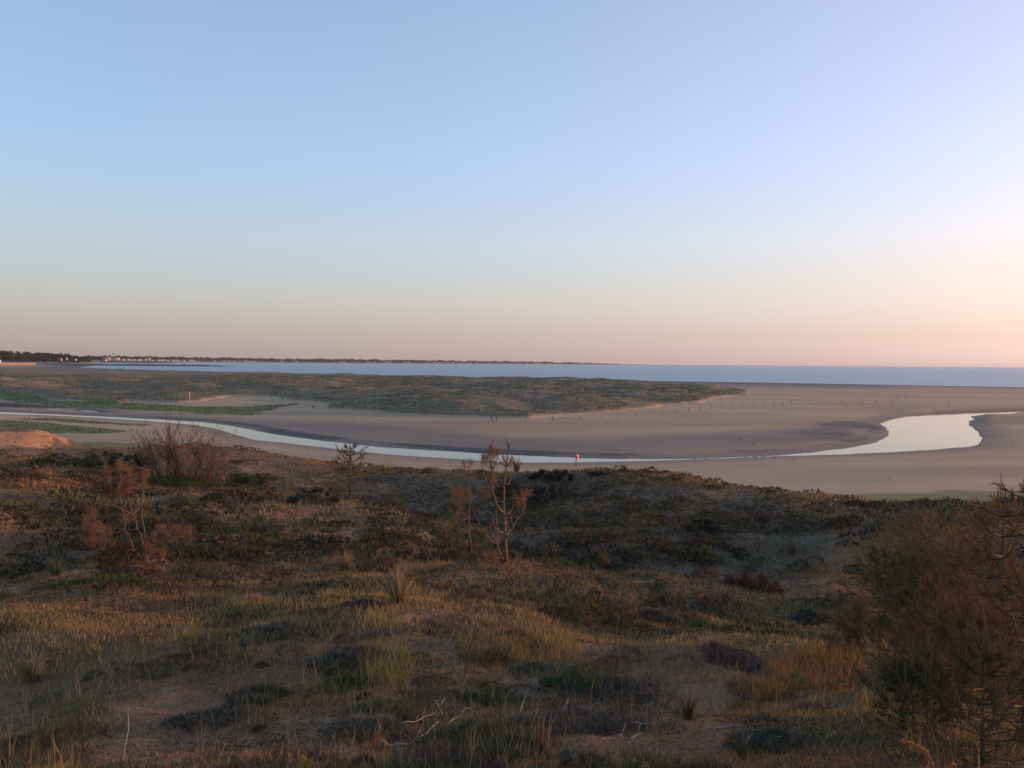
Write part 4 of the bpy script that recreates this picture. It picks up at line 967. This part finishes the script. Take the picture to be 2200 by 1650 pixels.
# golden grass on the right-hand slope
def grass_patch(u, v_, ru, rv, n, col, label, seed):
    g = np.random.default_rng(seed); p = hit(u, v_); t = thing('golden_grass', p, label, 'grass', 'golden grass patches')
    q = np.array([hit(u + ru * a, v_ + rv * b) for a, b in ((-1, 0), (1, 0), (0, -1), (0, 1))]); rr = np.sqrt(g.uniform(0, 1, n)); th = g.uniform(0, 6.283, n)
    x = rr * np.cos(th) * (q[1][0] - q[0][0]) / 2 + rr * np.sin(th) * (q[2][0] - q[3][0]) / 2; y = rr * np.sin(th) * (q[2][1] - q[3][1]) / 2
    z = terrain(p[0] + x, p[1] + y) - p[2] - .01; c = np.array(col) * g.uniform(.7, 1.25, (n, 1)); w = np.full(n, .0025 + .0004 * p[1]); hb = n * 3 // 4
    B = np.stack([x, y, z], 1)
    mb = MB(); blades(mb, B[:hb], g.uniform(.05, .13, hb), w[:hb], g.uniform(.3, .9, hb), c[:hb], None, g); add_obj('blades', mb.mesh('blades', M_LEAF), t)
    mb = MB(); blades(mb, B[hb:], g.uniform(.10, .2, n - hb), w[hb:], g.uniform(.1, .5, n - hb), c[hb:] * 1.15, None, g); add_obj('seed_stems', mb.mesh('seed_stems', M_LEAF), t)
grass_patch(1750, 1455, 110, 38, 2200, (.42, .20, .06), 'golden orange grass patch on the right slope', 1)
grass_patch(1640, 1490, 50, 18, 700, (.38, .20, .06), 'small golden grass patch left of the large one', 2)
grass_patch(1120, 1400, 140, 30, 1500, (.34, .22, .08), 'yellowish grass patch in the near centre', 3)
grass_patch(830, 1425, 60, 40, 900, (.26, .22, .07), 'yellow green grass beside the rounded brown cushion', 4)
grass_patch(700, 1060, 60, 14, 900, (.36, .20, .075), 'rusty lit grass hump at the right end of the left ridge', 5)
# ------------------------------------------------------------------ dead sticks and stalks lying on the sand
def stick(pts, rad, label, col=(.30, .25, .21), lift=.02, name='dry_stick'):
    P = np.array([hit(*q) for q in pts]); P[:, 2] += lift + .02 + rad; o = P[0].copy()
    k = np.linspace(0, len(P) - 1, 4 * len(P)); Q = np.stack([np.interp(k, range(len(P)), P[:, c]) for c in range(3)], 1)
    Q[:, 2] += .006 * np.sin(k * 5); Q += rng.normal(0, rad * .25, Q.shape)
    mb = MB(); mb.tube(Q - o, np.linspace(rad, rad * .45, len(Q)), 6, col)
    t = thing(name, o, label, 'stick', 'dry sticks on the near dune'); add_obj('shaft', mb.mesh('shaft', M_WOOD, True), t)
    mb = MB(); m = len(Q) // 2; dv = np.array([.02, .03, .035]) * (rad / .004)
    mb.tube([Q[m] - o, Q[m] - o + dv * .6, Q[m] - o + dv], [rad * .6, rad * .5, rad * .3], 5, col); add_obj('twig', mb.mesh('twig', M_WOOD), t)
def c1(l): return [(700 + a / 2.75, 1250 + b / 2.75) for a, b in l]
def c2(l): return [(1400 + a / 2.75, 1250 + b / 2.75) for a, b in l]
stick(c1([(325, 985), (380, 1010), (480, 1005), (560, 965), (630, 905), (665, 860)]), .0045, 'longest curved pale stick at the bottom centre')
stick(c1([(340, 860), (430, 880), (520, 868), (600, 835), (665, 800)]), .0035, 'pale bent stick above the longest curved one', (.34, .29, .25))
stick(c1([(645, 745), (670, 780), (690, 830)]), .0055, 'thick short pale stick pointing up at the bottom centre')
stick(c1([(650, 740), (720, 755), (770, 785), (840, 830)]), .0035, 'arched thin stick leaving the top of the thick short one', (.30, .26, .22))
stick(c1([(725, 880), (790, 830), (845, 780)]), .0045, 'straight slanting stick right of the thick short one')
stick(c1([(1195, 688), (1172, 705), (1150, 795)]), .006, 'hooked pale stick alone in the near centre', lift=.0)
stick(c1([(1432, 725), (1395, 790)]), .0055, 'short straight stick right of the hooked one', lift=.0)
stick(c1([(1490, 770), (1560, 785), (1620, 822)]), .003, 'thin grey stick on the brown heath mat', (.26, .22, .19))
stick(c1([(1805, 985), (1860, 935)]), .0055, 'short pale stick on the right sand patch')
stick(c1([(1815, 878), (1880, 876), (1945, 882)]), .003, 'thin level stick above the right sand patch', (.30, .25, .21))
stick(c1([(1870, 630), (1960, 720)]), .003, 'thin slanting stick before the right slope', (.22, .18, .15))
stick(c1([(1725, 957), (1757, 961)]), .006, 'stubby pale stick end on the right sand patch')
stick(c2([(290, 965), (420, 940), (560, 945), (700, 980), (770, 1015)]), .0032, 'long arched grey stick at the bottom right', (.28, .24, .21), .06)
stick(c2([(1330, 865), (1400, 905), (1480, 962)]), .0025, 'thin stick pointing at the orange sprig', (.28, .22, .18), .05)
stick(c2([(1940, 895), (2050, 955), (2180, 1050)]), .003, 'long slanting stick in the bottom right corner', (.24, .19, .16), .08)
stick(c2([(1110, 100), (1130, 150)]), .003, 'short dry stem left of the small dead pine', (.24, .2, .14), .03)
stick([(1795, 1078), (1785, 1092), (1770, 1103)], .018, 'pale forked branch on the far right crest', (.36, .30, .26), .05)
# tall single stalk
def stalk(u, v0, u1, v1, label, rad=.0022, col=(.40, .34, .28)):
    p = hit(u, v0); q = at(u1, v1, p[1]) - p
    mb = MB(); mb.tube([(0, 0, -.03), q * .35 + (-.004, 0, 0), q * .7 + (.004, .01, 0), q], [rad, rad * .9, rad * .8, rad * .5], 5, col)
    t = thing('dry_stalk', p, label, 'stalk', 'single dry stalks'); add_obj('stem', mb.mesh('stem', M_WOOD), t)
    mb = MB(); mb.tube([q, q + (.006, 0, .02)], [rad * 1.3, rad * .3], 5, col); add_obj('seed_head', mb.mesh('seed_head', M_WOOD), t)
stalk(265, 1662, 275, 1528, 'tall pale stalk standing in the left sand patch')
stalk(315, 1660, 312, 1605, 'shorter thin stalk right of the tall pale one', .0014, (.3, .25, .2))
stalk(365, 1650, 380, 1622, 'slanting thin stalk in the left sand patch', .0014, (.33, .28, .23))
stalk(1473, 1520, 1474, 1478, 'upright thin stalk above the right sand patch', .0016)
stalk(196, 1514, 192, 1488, 'stubby yellow stalk in the lower left grass', .004, (.36, .24, .08))

# ------------------------------------------------------------------ pines
def needle_tris(mb, p, d, n, ln, w, col, g, spread=.9):
    """n needles leaving points p in directions round d"""
    v_ = d + g.normal(0, spread, (n, 3)) * .55; v_ /= np.linalg.norm(v_, axis=1)[:, None]
    s = np.cross(v_, g.normal(size=(n, 3))); s /= np.linalg.norm(s, axis=1)[:, None] + 1e-9
    l_ = ln * g.uniform(.6, 1.15, n)
    mb.tris(p - s * w / 2, p + s * w / 2, p + v_ * l_[:, None], col * g.uniform(.6, 1.35, (n, 1)))
def along(pts, n, t0, g):
    k = t0 + (1 - t0) * g.uniform(0, 1, n); kk = k * (len(pts) - 1); i = np.clip(kk.astype(int), 0, len(pts) - 2); f = (kk - i)[:, None]
    d = pts[i + 1] - pts[i]; return pts[i] * (1 - f) + pts[i + 1] * f, d / (np.linalg.norm(d, axis=1)[:, None] + 1e-9)
_cme = MB(); _cme.tube([(0, 0, 0), (0, 0, .45), (0, 0, .8), (0, 0, 1)], [.030, .036, .028, .008], 6, (.20, .115, .07)); CANDLE = _cme.mesh('candle', M_LEAF, True)
def candle(t, p, h, g):
    o = add_obj('candle', CANDLE, t, tuple(float(q) for q in p)); o.scale = (h, h, h); o.rotation_euler = (g.normal(0, .08), g.normal(0, .08), 0)
def live_pine(u, v0, vtop, width_px, label, seed, ncol=(.058, .060, .028), whorls=7, nd=46, candles=True, candle_col=(.22, .125, .075), lean=0.0, base=None, needle=.075):
    g = np.random.default_rng(seed); p = hit(u, v0) if base is None else np.array(base); d = p[1]
    H = (v0 - vtop) * d / FPX; Wd = width_px * d / FPX
    t = thing('young_pine', p, label, 'pine', 'young pines on the dune')
    tr = np.array([(0, 0, -.05), (lean * .2, 0, H * .3), (lean * .6, .01, H * .65), (lean, 0, H)])
    mb = MB(); mb.tube(tr, [H * .022, H * .018, H * .012, H * .004], 7, (.10, .072, .055)); add_obj('trunk', mb.mesh('trunk', M_BARK, True), t)
    nm = MB(); w = .0022 + .0006 * d
    for k in range(whorls):
        f = .08 + .86 * (k / (whorls - 1)) ** .9; nb = 6 if k < whorls - 1 else 4
        zc = H * f; o = np.array([np.interp(f, [0, .3, .65, 1], tr[:, 0]), 0, zc])
        L0 = Wd * .55 * (1 - f) ** .6 * g.uniform(.8, 1.1) + .05 * H
        for b in range(nb):
            a = b * 6.283 / nb + k * .7 + g.uniform(-.3, .3); dr = np.array([math.cos(a), math.sin(a), 0]); L_ = L0 * g.uniform(.65, 1.15)
            br = np.array([o, o + dr * L_ * .5 + (0, 0, L_ * .12), o + dr * L_ * .85 + (0, 0, L_ * .38), o + dr * L_ + (0, 0, L_ * .62)])
            mb2 = MB(); mb2.tube(br, [H * .007, H * .005, H * .003, H * .0015], 5, (.070, .048, .036)); 
            add_obj('branch', mb2.mesh('branch', M_BARK), t)
            pp, dd = along(br, nd, .25, g); needle_tris(nm, pp, dd * .8 + (0, 0, .2), nd, needle, w, np.array(ncol), g)
            for s in range(3):
                q = br[1 + (s % 2)] * .6 + br[2 + (s % 2)] * .4; dv = dr + g.normal(0, .6, 3); dv[2] = abs(dv[2]) * .5 + .35; dv /= np.linalg.norm(dv); e = q + dv * L_ * .4
                sb = np.array([q, (q + e) / 2, e]); pp, dd = along(sb, nd // 2, .1, g); needle_tris(nm, pp, dd, nd // 2, needle, w, np.array(ncol), g)
                if candles and g.uniform() < .2: candle(t, e, .06 * g.uniform(.6, 1.6), g)
            if candles: candle(t, br[3], .085 * g.uniform(.5, 1.5), g)
    pp, dd = along(tr[1:], 90, .5, g); needle_tris(nm, pp, dd, 90, needle, w, np.array(ncol), g)
    if candles:
        for s in range(4): candle(t, tr[3] + g.normal(0, .012, 3) * (1, 1, 0), .18 * g.uniform(.5, 1.3), g)
    add_obj('needles', nm.mesh('needles', M_NEEDLE), t)
    return t
live_pine(752, 1066, 958, 95, 'young green pine standing alone behind the left ridge', 5, (.17, .135, .092), 7, 34, True, (.075, .065, .045), needle=.12)
for a in [(1900, 1345, 1185, 190, 'young pine with upright candles at the left of the right thicket', 11, (0.106, 0.101, 0.042)),
          (1975, 1440, 1280, 230, 'low dark pine in front of the thicket', 12, (0.089, 0.085, 0.039)),
          (2150, 1420, 1085, 330, 'tallest brown pine at the right picture edge', 13, (0.177, 0.097, 0.050)),
          (2060, 1560, 1330, 330, 'broad dark pine low in the right corner', 14, (0.099, 0.077, 0.039)),
          (2200, 1600, 1260, 380, 'dense brown pine cut by the right edge', 15, (0.166, 0.090, 0.046)),
          (2060, 1330, 1190, 210, 'brownish pine in the middle of the thicket', 16, (0.142, 0.090, 0.044)),
          (2200, 1340, 1050, 300, 'pine beyond the tallest one at the right edge', 17, (0.184, 0.101, 0.053)),
          (2110, 1640, 1400, 330, 'dark pine filling the bottom right corner', 19, (0.104, 0.077, 0.039)), (2010, 1500, 1300, 260, 'middling brown pine between the dark low ones', 20, (0.132, 0.085, 0.042)),
          (2120, 1480, 1180, 260, 'slender brown pine in front of the tallest one', 21, (0.155, 0.090, 0.046)), (1960, 1300, 1200, 170, 'small pine between gorse and green bush', 22, (0.108, 0.094, 0.042)),
          (1960, 1560, 1440, 190, 'small dark pine before the orange sprig', 18, (0.085, 0.077, 0.039))]:
    live_pine(*a[:6], ncol=a[6])

def px_tree(lines, scale, ox, oy, depth, wob, g, origin):
    out = []
    for l in lines:
        P = []; dz = g.normal(0, wob)
        for i, (a, b) in enumerate(l):
            P.append(at(ox + a / scale, oy + b / scale, depth + dz * i / max(1, len(l) - 1)))
        out.append(np.array(P) - origin)
    return out
def dead_pine(base_uv, trunks, branches, clouds, scale, ox, oy, label, seed, rt, rb, ncol=(.26, .145, .078)):
    g = np.random.default_rng(seed); p = hit(*base_uv); D = p[1]
    t = thing('dead_pine', p, label, 'pine', 'dead pines on the near dune')
    tl = px_tree(trunks, scale, ox, oy, D, .15, g, p); bl = px_tree(branches, scale, ox, oy, D, .35, g, p)
    for i, l in enumerate(tl):
        if i == 0: l[0, 2] -= .06
        mb = MB(); mb.tube(l, np.linspace(rt * (1 if i == 0 else .8), rt * .28, len(l)), 7, (.17, .100, .068)); add_obj('trunk', mb.mesh('trunk', M_BARK, True), t)
    tw = MB()
    for l in bl:
        mb = MB(); mb.tube(l, np.linspace(rb, rb * .35, len(l)), 5, (.14, .090, .066)); o = add_obj('branch', mb.mesh('branch', M_BARK, True), t)
        for s in range(3):
            q, dd = along(l, 1, .5, g); e = q[0] + (dd[0] * .6 + g.normal(0, .6, 3) + (0, 0, .4)) * .09
            tw.tube([q[0], (q[0] + e) / 2 + g.normal(0, .006, 3), e], [rb * .35, rb * .28, rb * .15], 4, (.17, .12, .09))
    nm = MB(); allp = np.concatenate([np.stack([np.interp(np.linspace(0, 1, 12), np.linspace(0, 1, len(l)), l[:, c]) for c in range(3)], 1) for l in tl + bl])
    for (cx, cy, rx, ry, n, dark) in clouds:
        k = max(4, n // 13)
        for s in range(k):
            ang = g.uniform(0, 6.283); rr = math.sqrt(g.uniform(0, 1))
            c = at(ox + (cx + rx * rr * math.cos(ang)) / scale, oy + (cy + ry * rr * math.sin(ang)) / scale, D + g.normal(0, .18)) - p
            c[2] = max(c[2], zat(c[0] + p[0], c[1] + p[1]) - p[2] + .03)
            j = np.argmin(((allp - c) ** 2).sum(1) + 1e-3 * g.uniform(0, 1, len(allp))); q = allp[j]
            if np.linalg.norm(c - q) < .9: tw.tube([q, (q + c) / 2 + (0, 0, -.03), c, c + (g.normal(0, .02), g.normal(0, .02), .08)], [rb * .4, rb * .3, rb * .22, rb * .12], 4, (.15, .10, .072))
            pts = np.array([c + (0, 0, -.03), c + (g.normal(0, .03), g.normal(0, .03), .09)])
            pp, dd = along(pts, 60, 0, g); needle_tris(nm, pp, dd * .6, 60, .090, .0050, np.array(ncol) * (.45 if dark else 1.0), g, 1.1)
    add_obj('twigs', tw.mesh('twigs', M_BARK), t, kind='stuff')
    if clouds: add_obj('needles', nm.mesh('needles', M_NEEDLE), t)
    return t
SC = 5.5
dead_pine((1088, 1210), [[(815, 1470), (805, 1300), (795, 1150), (795, 1000), (780, 850), (780, 700), (783, 580), (795, 450), (812, 350), (822, 250), (833, 150), (838, 50)],
                         [(785, 1500), (745, 1400), (710, 1300), (702, 1200), (708, 1080), (690, 930), (690, 830)],
                         [(775, 890), (720, 840), (690, 780), (670, 700), (645, 620), (640, 500), (635, 350), (620, 220), (615, 130), (655, 30)]],
          [[(800, 1180), (835, 1130), (880, 1080), (940, 970), (1035, 870)], [(905, 1050), (880, 1010), (860, 950)], [(785, 1125), (720, 1110), (670, 1060), (655, 990)],
           [(770, 1300), (700, 1265), (620, 1215), (550, 1180), (500, 1120), (450, 1020)], [(690, 1220), (600, 1140), (530, 1080), (470, 980), (440, 930), (410, 790)], [(780, 765), (740, 755), (700, 720), (630, 650)],
           [(775, 580), (730, 580), (695, 560)], [(775, 555), (740, 490), (710, 410)], [(785, 570), (840, 540), (870, 470), (872, 380)], [(815, 345), (760, 310), (720, 250)], [(815, 340), (850, 310), (890, 230)],
           [(818, 335), (865, 315), (905, 240)], [(815, 320), (790, 270), (760, 160)], [(600, 610), (520, 590), (450, 560), (400, 490)], [(600, 610), (570, 500), (525, 350), (535, 240)], [(690, 830), (640, 800), (605, 740), (600, 620)],
           [(650, 920), (600, 880), (540, 820), (500, 880), (470, 940)], [(800, 930), (850, 890), (890, 830), (895, 720)], [(1000, 900), (1030, 820), (1040, 740), (1037, 640)], [(815, 1190), (830, 1050), (815, 930)],
           [(835, 140), (820, 75)], [(835, 110), (850, 110)], [(640, 400), (690, 290), (720, 210)], [(700, 1480), (715, 1540), (730, 1480), (790, 1400)], [(820, 1450), (880, 1480), (940, 1440), (930, 1330)]],
          [(980, 760, 70, 80, 150, 0), (640, 230, 60, 90, 130, 0), (650, 480, 45, 80, 110, 0), (560, 690, 60, 60, 70, 0), (840, 300, 50, 40, 60, 0), (560, 300, 40, 60, 50, 0), (690, 1550, 160, 60, 110, 0)],
          SC, 940, 940, 'tall twin trunked dead pine in the middle of the picture', 21, .026, .0115)
dead_pine((1015, 1200), [[(410, 1410), (395, 1270), (370, 1130), (370, 950), (378, 750), (375, 600), (370, 450), (372, 350), (385, 240)]],
          [[(365, 950), (320, 970), (275, 960)], [(365, 930), (300, 890), (250, 880)], [(368, 950), (320, 890), (285, 840)], [(375, 760), (320, 800), (280, 830)], [(372, 360), (350, 310), (340, 280)], [(372, 350), (300, 350), (280, 345)],
           [(378, 740), (430, 700), (470, 690)], [(375, 1150), (350, 1200), (360, 1230)], [(415, 1420), (480, 1360), (545, 1265)], [(330, 1590), (315, 1500), (345, 1340)], [(370, 1130), (340, 1080), (310, 1000)]],
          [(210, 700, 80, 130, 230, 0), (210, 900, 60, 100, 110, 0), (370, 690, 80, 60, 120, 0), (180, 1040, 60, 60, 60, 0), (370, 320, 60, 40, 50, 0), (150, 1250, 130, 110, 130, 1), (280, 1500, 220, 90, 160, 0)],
          SC, 940, 940, 'smaller dead pine with rusty needles left of the tall one', 22, .019, .0095)
dead_pine((318, 1228), [[(880, 1370), (870, 1280), (840, 1150), (835, 1080), (805, 1040), (790, 960), (770, 900), (735, 850), (725, 770), (700, 710), (670, 620), (640, 520), (625, 480)],
                        [(868, 1270), (800, 1210), (740, 1160), (690, 1080), (660, 1000), (635, 930), (590, 870), (600, 800), (580, 720), (570, 640), (560, 570), (550, 500)],
                        [(835, 1075), (830, 960), (820, 850), (805, 780), (800, 690), (795, 570)]],
          [[(690, 700), (620, 650), (530, 620)], [(590, 870), (500, 850), (430, 845), (310, 790), (220, 740)], [(870, 1335), (800, 1310), (730, 1280)], [(890, 1260), (950, 1230), (985, 1180)], [(700, 700), (620, 690), (590, 710)],
           [(690, 690), (740, 640), (790, 560)], [(800, 730), (740, 700), (700, 660)], [(730, 865), (640, 870), (600, 870)], [(550, 510), (540, 350), (535, 200), (530, 100)], [(625, 480), (650, 350), (665, 180)], [(795, 570), (815, 400), (825, 220)],
           [(625, 480), (500, 420), (400, 330)], [(710, 1120), (650, 1100), (560, 1050)], [(840, 1160), (950, 1060), (1100, 960), (1220, 930), (1350, 920)], [(880, 1290), (1050, 1240), (1160, 1260), (1250, 1180)], [(560, 620), (420, 560), (330, 520)]],
          [(530, 140, 30, 70, 80, 0), (380, 260, 70, 60, 110, 0), (420, 420, 190, 90, 260, 1), (600, 360, 100, 120, 240, 0), (660, 250, 35, 90, 110, 0), (820, 320, 40, 100, 110, 0), (200, 800, 90, 160, 260, 0), (300, 1000, 170, 150, 260, 0),
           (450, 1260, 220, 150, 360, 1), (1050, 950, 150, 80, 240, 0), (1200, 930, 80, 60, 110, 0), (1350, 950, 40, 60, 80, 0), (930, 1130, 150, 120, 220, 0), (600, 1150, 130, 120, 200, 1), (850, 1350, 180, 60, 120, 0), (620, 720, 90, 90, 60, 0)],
          SC, 160, 980, 'bushy dead pine with bare curved trunks and rusty needles on the left', 23, .021, .010, (.26, .140, .074))
# small dead pine at right
dead_pine((1842, 1412), [[(1210, 460), (1208, 380), (1205, 300), (1195, 230), (1190, 150)]],
          [[(1205, 320), (1230, 290), (1260, 260)], [(1195, 240), (1150, 190), (1110, 130)], [(1208, 300), (1290, 270), (1300, 210), (1360, 180)], [(1200, 260), (1160, 290), (1100, 280)], [(1195, 200), (1230, 170), (1245, 140)], [(1210, 450), (1180, 438), (1145, 440)],
           [(1300, 270), (1340, 250), (1360, 215)]],
          [(1180, 280, 100, 60, 260, 0), (1150, 370, 110, 60, 160, 0), (1230, 180, 40, 40, 70, 0), (1280, 330, 60, 40, 60, 0)], 2.75, 1400, 1250, 'small wiry dead pine on the right slope before the thicket', 24, .008, .0045, (.16, .10, .055))
# tiny rusty pine in the shaded hollow
dead_pine((1150, 1170), [[(1430, 830), (1420, 790), (1415, 760)]], [[(1420, 790), (1395, 765), (1385, 750)], [(1418, 780), (1450, 750), (1475, 735)]], [(1430, 760, 40, 25, 80, 0)], 3.143, 700, 900, 'tiny rusty dead seedling in the shaded hollow', 25, .010, .006, (.11, .065, .04))

# ------------------------------------------------------------------ shrubs
def bare_shrub(u, v0, vtop, wpx, label, seed, n=54):
    g = np.random.default_rng(seed); p = hit(u, v0); d = p[1]; H = (v0 - vtop) * d / FPX; Wd = wpx * d / FPX
    t = thing('bare_shrub', p, label, 'shrub'); tw = MB()
    for i in range(n):
        s = g.uniform(-1, 1); a = np.array([s * Wd * .38, g.normal(0, .35), 0]); a[2] = zat(p[0] + a[0], p[1] + a[1]) - p[2] - .05
        h = H * g.uniform(.55, 1.0) * (1 - .28 * s * s) ; e = a + np.array([s * Wd * .16 + g.normal(0, .18), g.normal(0, .3), h])
        m1 = a * .65 + e * .35 + g.normal(0, .07, 3); m2 = a * .3 + e * .7 + g.normal(0, .07, 3)
        st = np.array([a, m1, m2, e]); mb = MB(); mb.tube(st, [.022, .017, .012, .005], 5, np.array((.125, .072, .050)) * g.uniform(.7, 1.4)); add_obj('stem', mb.mesh('stem', M_BARK), t)
        for k in range(9):
            q, dd = along(st, 1, .25, g); l_ = H * g.uniform(.08, .22); f = q[0] + (dd[0] * .8 + g.normal(0, .45, 3)) * l_
            tw.tube([q[0], (q[0] + f) / 2 + g.normal(0, .015, 3), f], [.008, .0065, .004], 4, np.array((.125, .072, .050)) * g.uniform(.7, 1.5))
            for kk in range(2):
                f2 = f + (dd[0] + g.normal(0, .5, 3)) * l_ * .5; tw.tube([f, f2], [.0055, .003], 3, np.array((.13, .075, .052)) * g.uniform(.7, 1.4))
    add_obj('twigs', tw.mesh('twigs', M_BARK), t, kind='stuff')
    mb = MB(); nn = 2600; x = g.normal(.15 * Wd, Wd * .26, nn); y = g.normal(-.35, .6, nn); z = terrain(p[0] + x, p[1] + y) - p[2]
    blades(mb, np.stack([x, y, z], 1), g.uniform(.1, .42, nn), np.full(nn, .028), g.uniform(.2, .9, nn), np.array((.075, .098, .034)) * g.uniform(.5, 1.3, (nn, 1)), None, g)
    add_obj('green_undergrowth', mb.mesh('green_undergrowth', M_LEAF), t)
bare_shrub(405, 1042, 908, 185, 'large leafless brown shrub above green undergrowth behind the left ridge', 41)

def leafy_bush(u, v0, vtop, wpx, col, label, seed, n=40, leaf=.02, flowers=None, per=150, cat='shrub', name='leafy_bush'):
    g = np.random.default_rng(seed); p = hit(u, v0); d = p[1]; H = (v0 - vtop) * d / FPX; Wd = wpx * d / FPX
    leaf = leaf * .55; t = thing(name, p, label, cat); mb = MB()
    c = np.stack([g.uniform(-.46, .46, n) * Wd, g.normal(0, Wd * .2, n), H * g.uniform(.12, .8, n)], 1); c[:, 2] *= np.clip(1.15 - (np.abs(c[:, 0]) / (Wd * .55)) ** 2, .25, 1)
    for q in c[:24]: mb.tube([(q[0] * .15, q[1] * .15, -.05), (q[0] * .5, q[1] * .5, q[2] * .55), q], [.012, .009, .004], 5, (.075, .055, .045))
    add_obj('stems', mb.mesh('stems', M_BARK), t)
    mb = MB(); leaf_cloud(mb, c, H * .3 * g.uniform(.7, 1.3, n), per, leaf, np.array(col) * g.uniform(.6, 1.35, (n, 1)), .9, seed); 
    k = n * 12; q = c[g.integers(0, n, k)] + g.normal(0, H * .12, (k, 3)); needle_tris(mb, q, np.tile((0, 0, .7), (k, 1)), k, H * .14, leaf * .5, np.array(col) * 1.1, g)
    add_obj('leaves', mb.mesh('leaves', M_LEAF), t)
    if flowers:
        mb = MB(); k = 14; q = c[g.integers(0, n, k)] + np.array([0, -H * .12, H * .16]); leaf_cloud(mb, q, np.full(k, H * .05), 10, leaf * .7, np.tile(flowers, (k, 1)), 1, seed + 1); add_obj('flowers', mb.mesh('flowers', M_LEAF), t, kind='stuff')
leafy_bush(1612, 1268, 1228, 120, (.075, .050, .038), 'dark brown rounded bush at the foot of the shaded slope', 51, 36, .022)
leafy_bush(1990, 1235, 1082, 260, (.140, .100, .045), 'gorse bush with a few yellow flowers in front of the far flat', 52, 60, .03, (.42, .30, .03), 190)
leafy_bush(1985, 1290, 1175, 190, (.070, .085, .040), 'dark green leafy bush below the gorse', 53, 46, .03, None, 190)
leafy_bush(1185, 1030, 1006, 100, (.050, .052, .034), 'dark low bush on the far crest left of the sign', 54, 30, .05)
leafy_bush(1283, 1022, 1011, 38, (.050, .056, .034), 'small dark bush on the far crest right of the sign', 55, 14, .04)
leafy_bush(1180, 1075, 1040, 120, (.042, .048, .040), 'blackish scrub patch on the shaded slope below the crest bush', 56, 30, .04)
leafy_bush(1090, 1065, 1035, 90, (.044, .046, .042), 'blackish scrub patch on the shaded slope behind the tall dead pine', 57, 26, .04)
leafy_bush(680, 1075, 1050, 120, (.090, .090, .062), 'grey green scrub in the hollow left of the young pine', 58, 30, .04)
leafy_bush(230, 1003, 968, 190, (.048, .058, .036), 'dark green scrub in the hollow behind the left ridge', 59, 40, .05)
leafy_bush(520, 1045, 1012, 90, (.048, .060, .036), 'dark green scrub right of the leafless shrub', 60, 30, .045)
leafy_bush(1510, 1140, 1110, 70, (.050, .054, .042), 'dark scrub on the right part of the shaded slope', 61, 24, .035)

# bleached dead branches in the thicket
g = np.random.default_rng(71); p = hit(2030, 1240); t = thing('bleached_branch', p, 'bleached grey dead branches sticking out of the thicket', 'branch')
base = at(2040, 1200, p[1] - .2) - p
mb = MB(); mb.tube([(0, 0, -.05), base * .5 + (.05, 0, 0), base], [.014, .012, .010], 6, (.20, .155, .150)); add_obj('main_stem', mb.mesh('main_stem', M_WOOD), t)
for (a, b) in [(1990, 1150), (2008, 1143), (2022, 1146), (2000, 1165), (2060, 1165)]:
    e = at(a, b, p[1] - .3 + g.normal(0, .1)) - p; mb = MB(); mb.tube([base, (base + e) / 2 + g.normal(0, .02, 3), e], [.009, .007, .0035], 5, (.22, .17, .165)); add_obj('branch', mb.mesh('branch', M_WOOD), t)

# orange sprig close to the viewer in the lower right corner
g = np.random.default_rng(72); D = 2.35; p0 = at(2030, 1650, D); gz = zat(p0[0], p0[1]); p = np.array([p0[0], p0[1], gz])
t = thing('orange_sprig', p, 'orange dry sprig close by in the lower right corner', 'plant')
P = np.array([(0, 0, -.03)] + [at(u, v_, D) - p for u, v_ in [(2030, 1680), (2005, 1650), (1990, 1615), (1965, 1600), (1938, 1592)]])
mb = MB(); mb.tube(P, [.004, .0035, .003, .0025, .002, .0012], 6, (.18, .10, .06)); add_obj('stem', mb.mesh('stem', M_BARK), t)
P2 = np.array([P[2], at(2020, 1660, D) - p, at(2050, 1642, D) - p]); mb = MB(); mb.tube(P2, [.003, .0025, .001], 5, (.18, .10, .06)); add_obj('side_stem', mb.mesh('side_stem', M_BARK), t)
mb = MB()
pp, dd = along(P[2:], 330, 0, g); needle_tris(mb, pp, dd * .5, 330, .013, .004, np.array((.42, .17, .065)), g, 1.4)
pp, dd = along(P2[1:], 40, .3, g); needle_tris(mb, pp, dd * .5, 40, .012, .004, np.array((.42, .17, .065)), g, 1.4)
add_obj('florets', mb.mesh('florets', M_LEAF), t, kind='stuff')
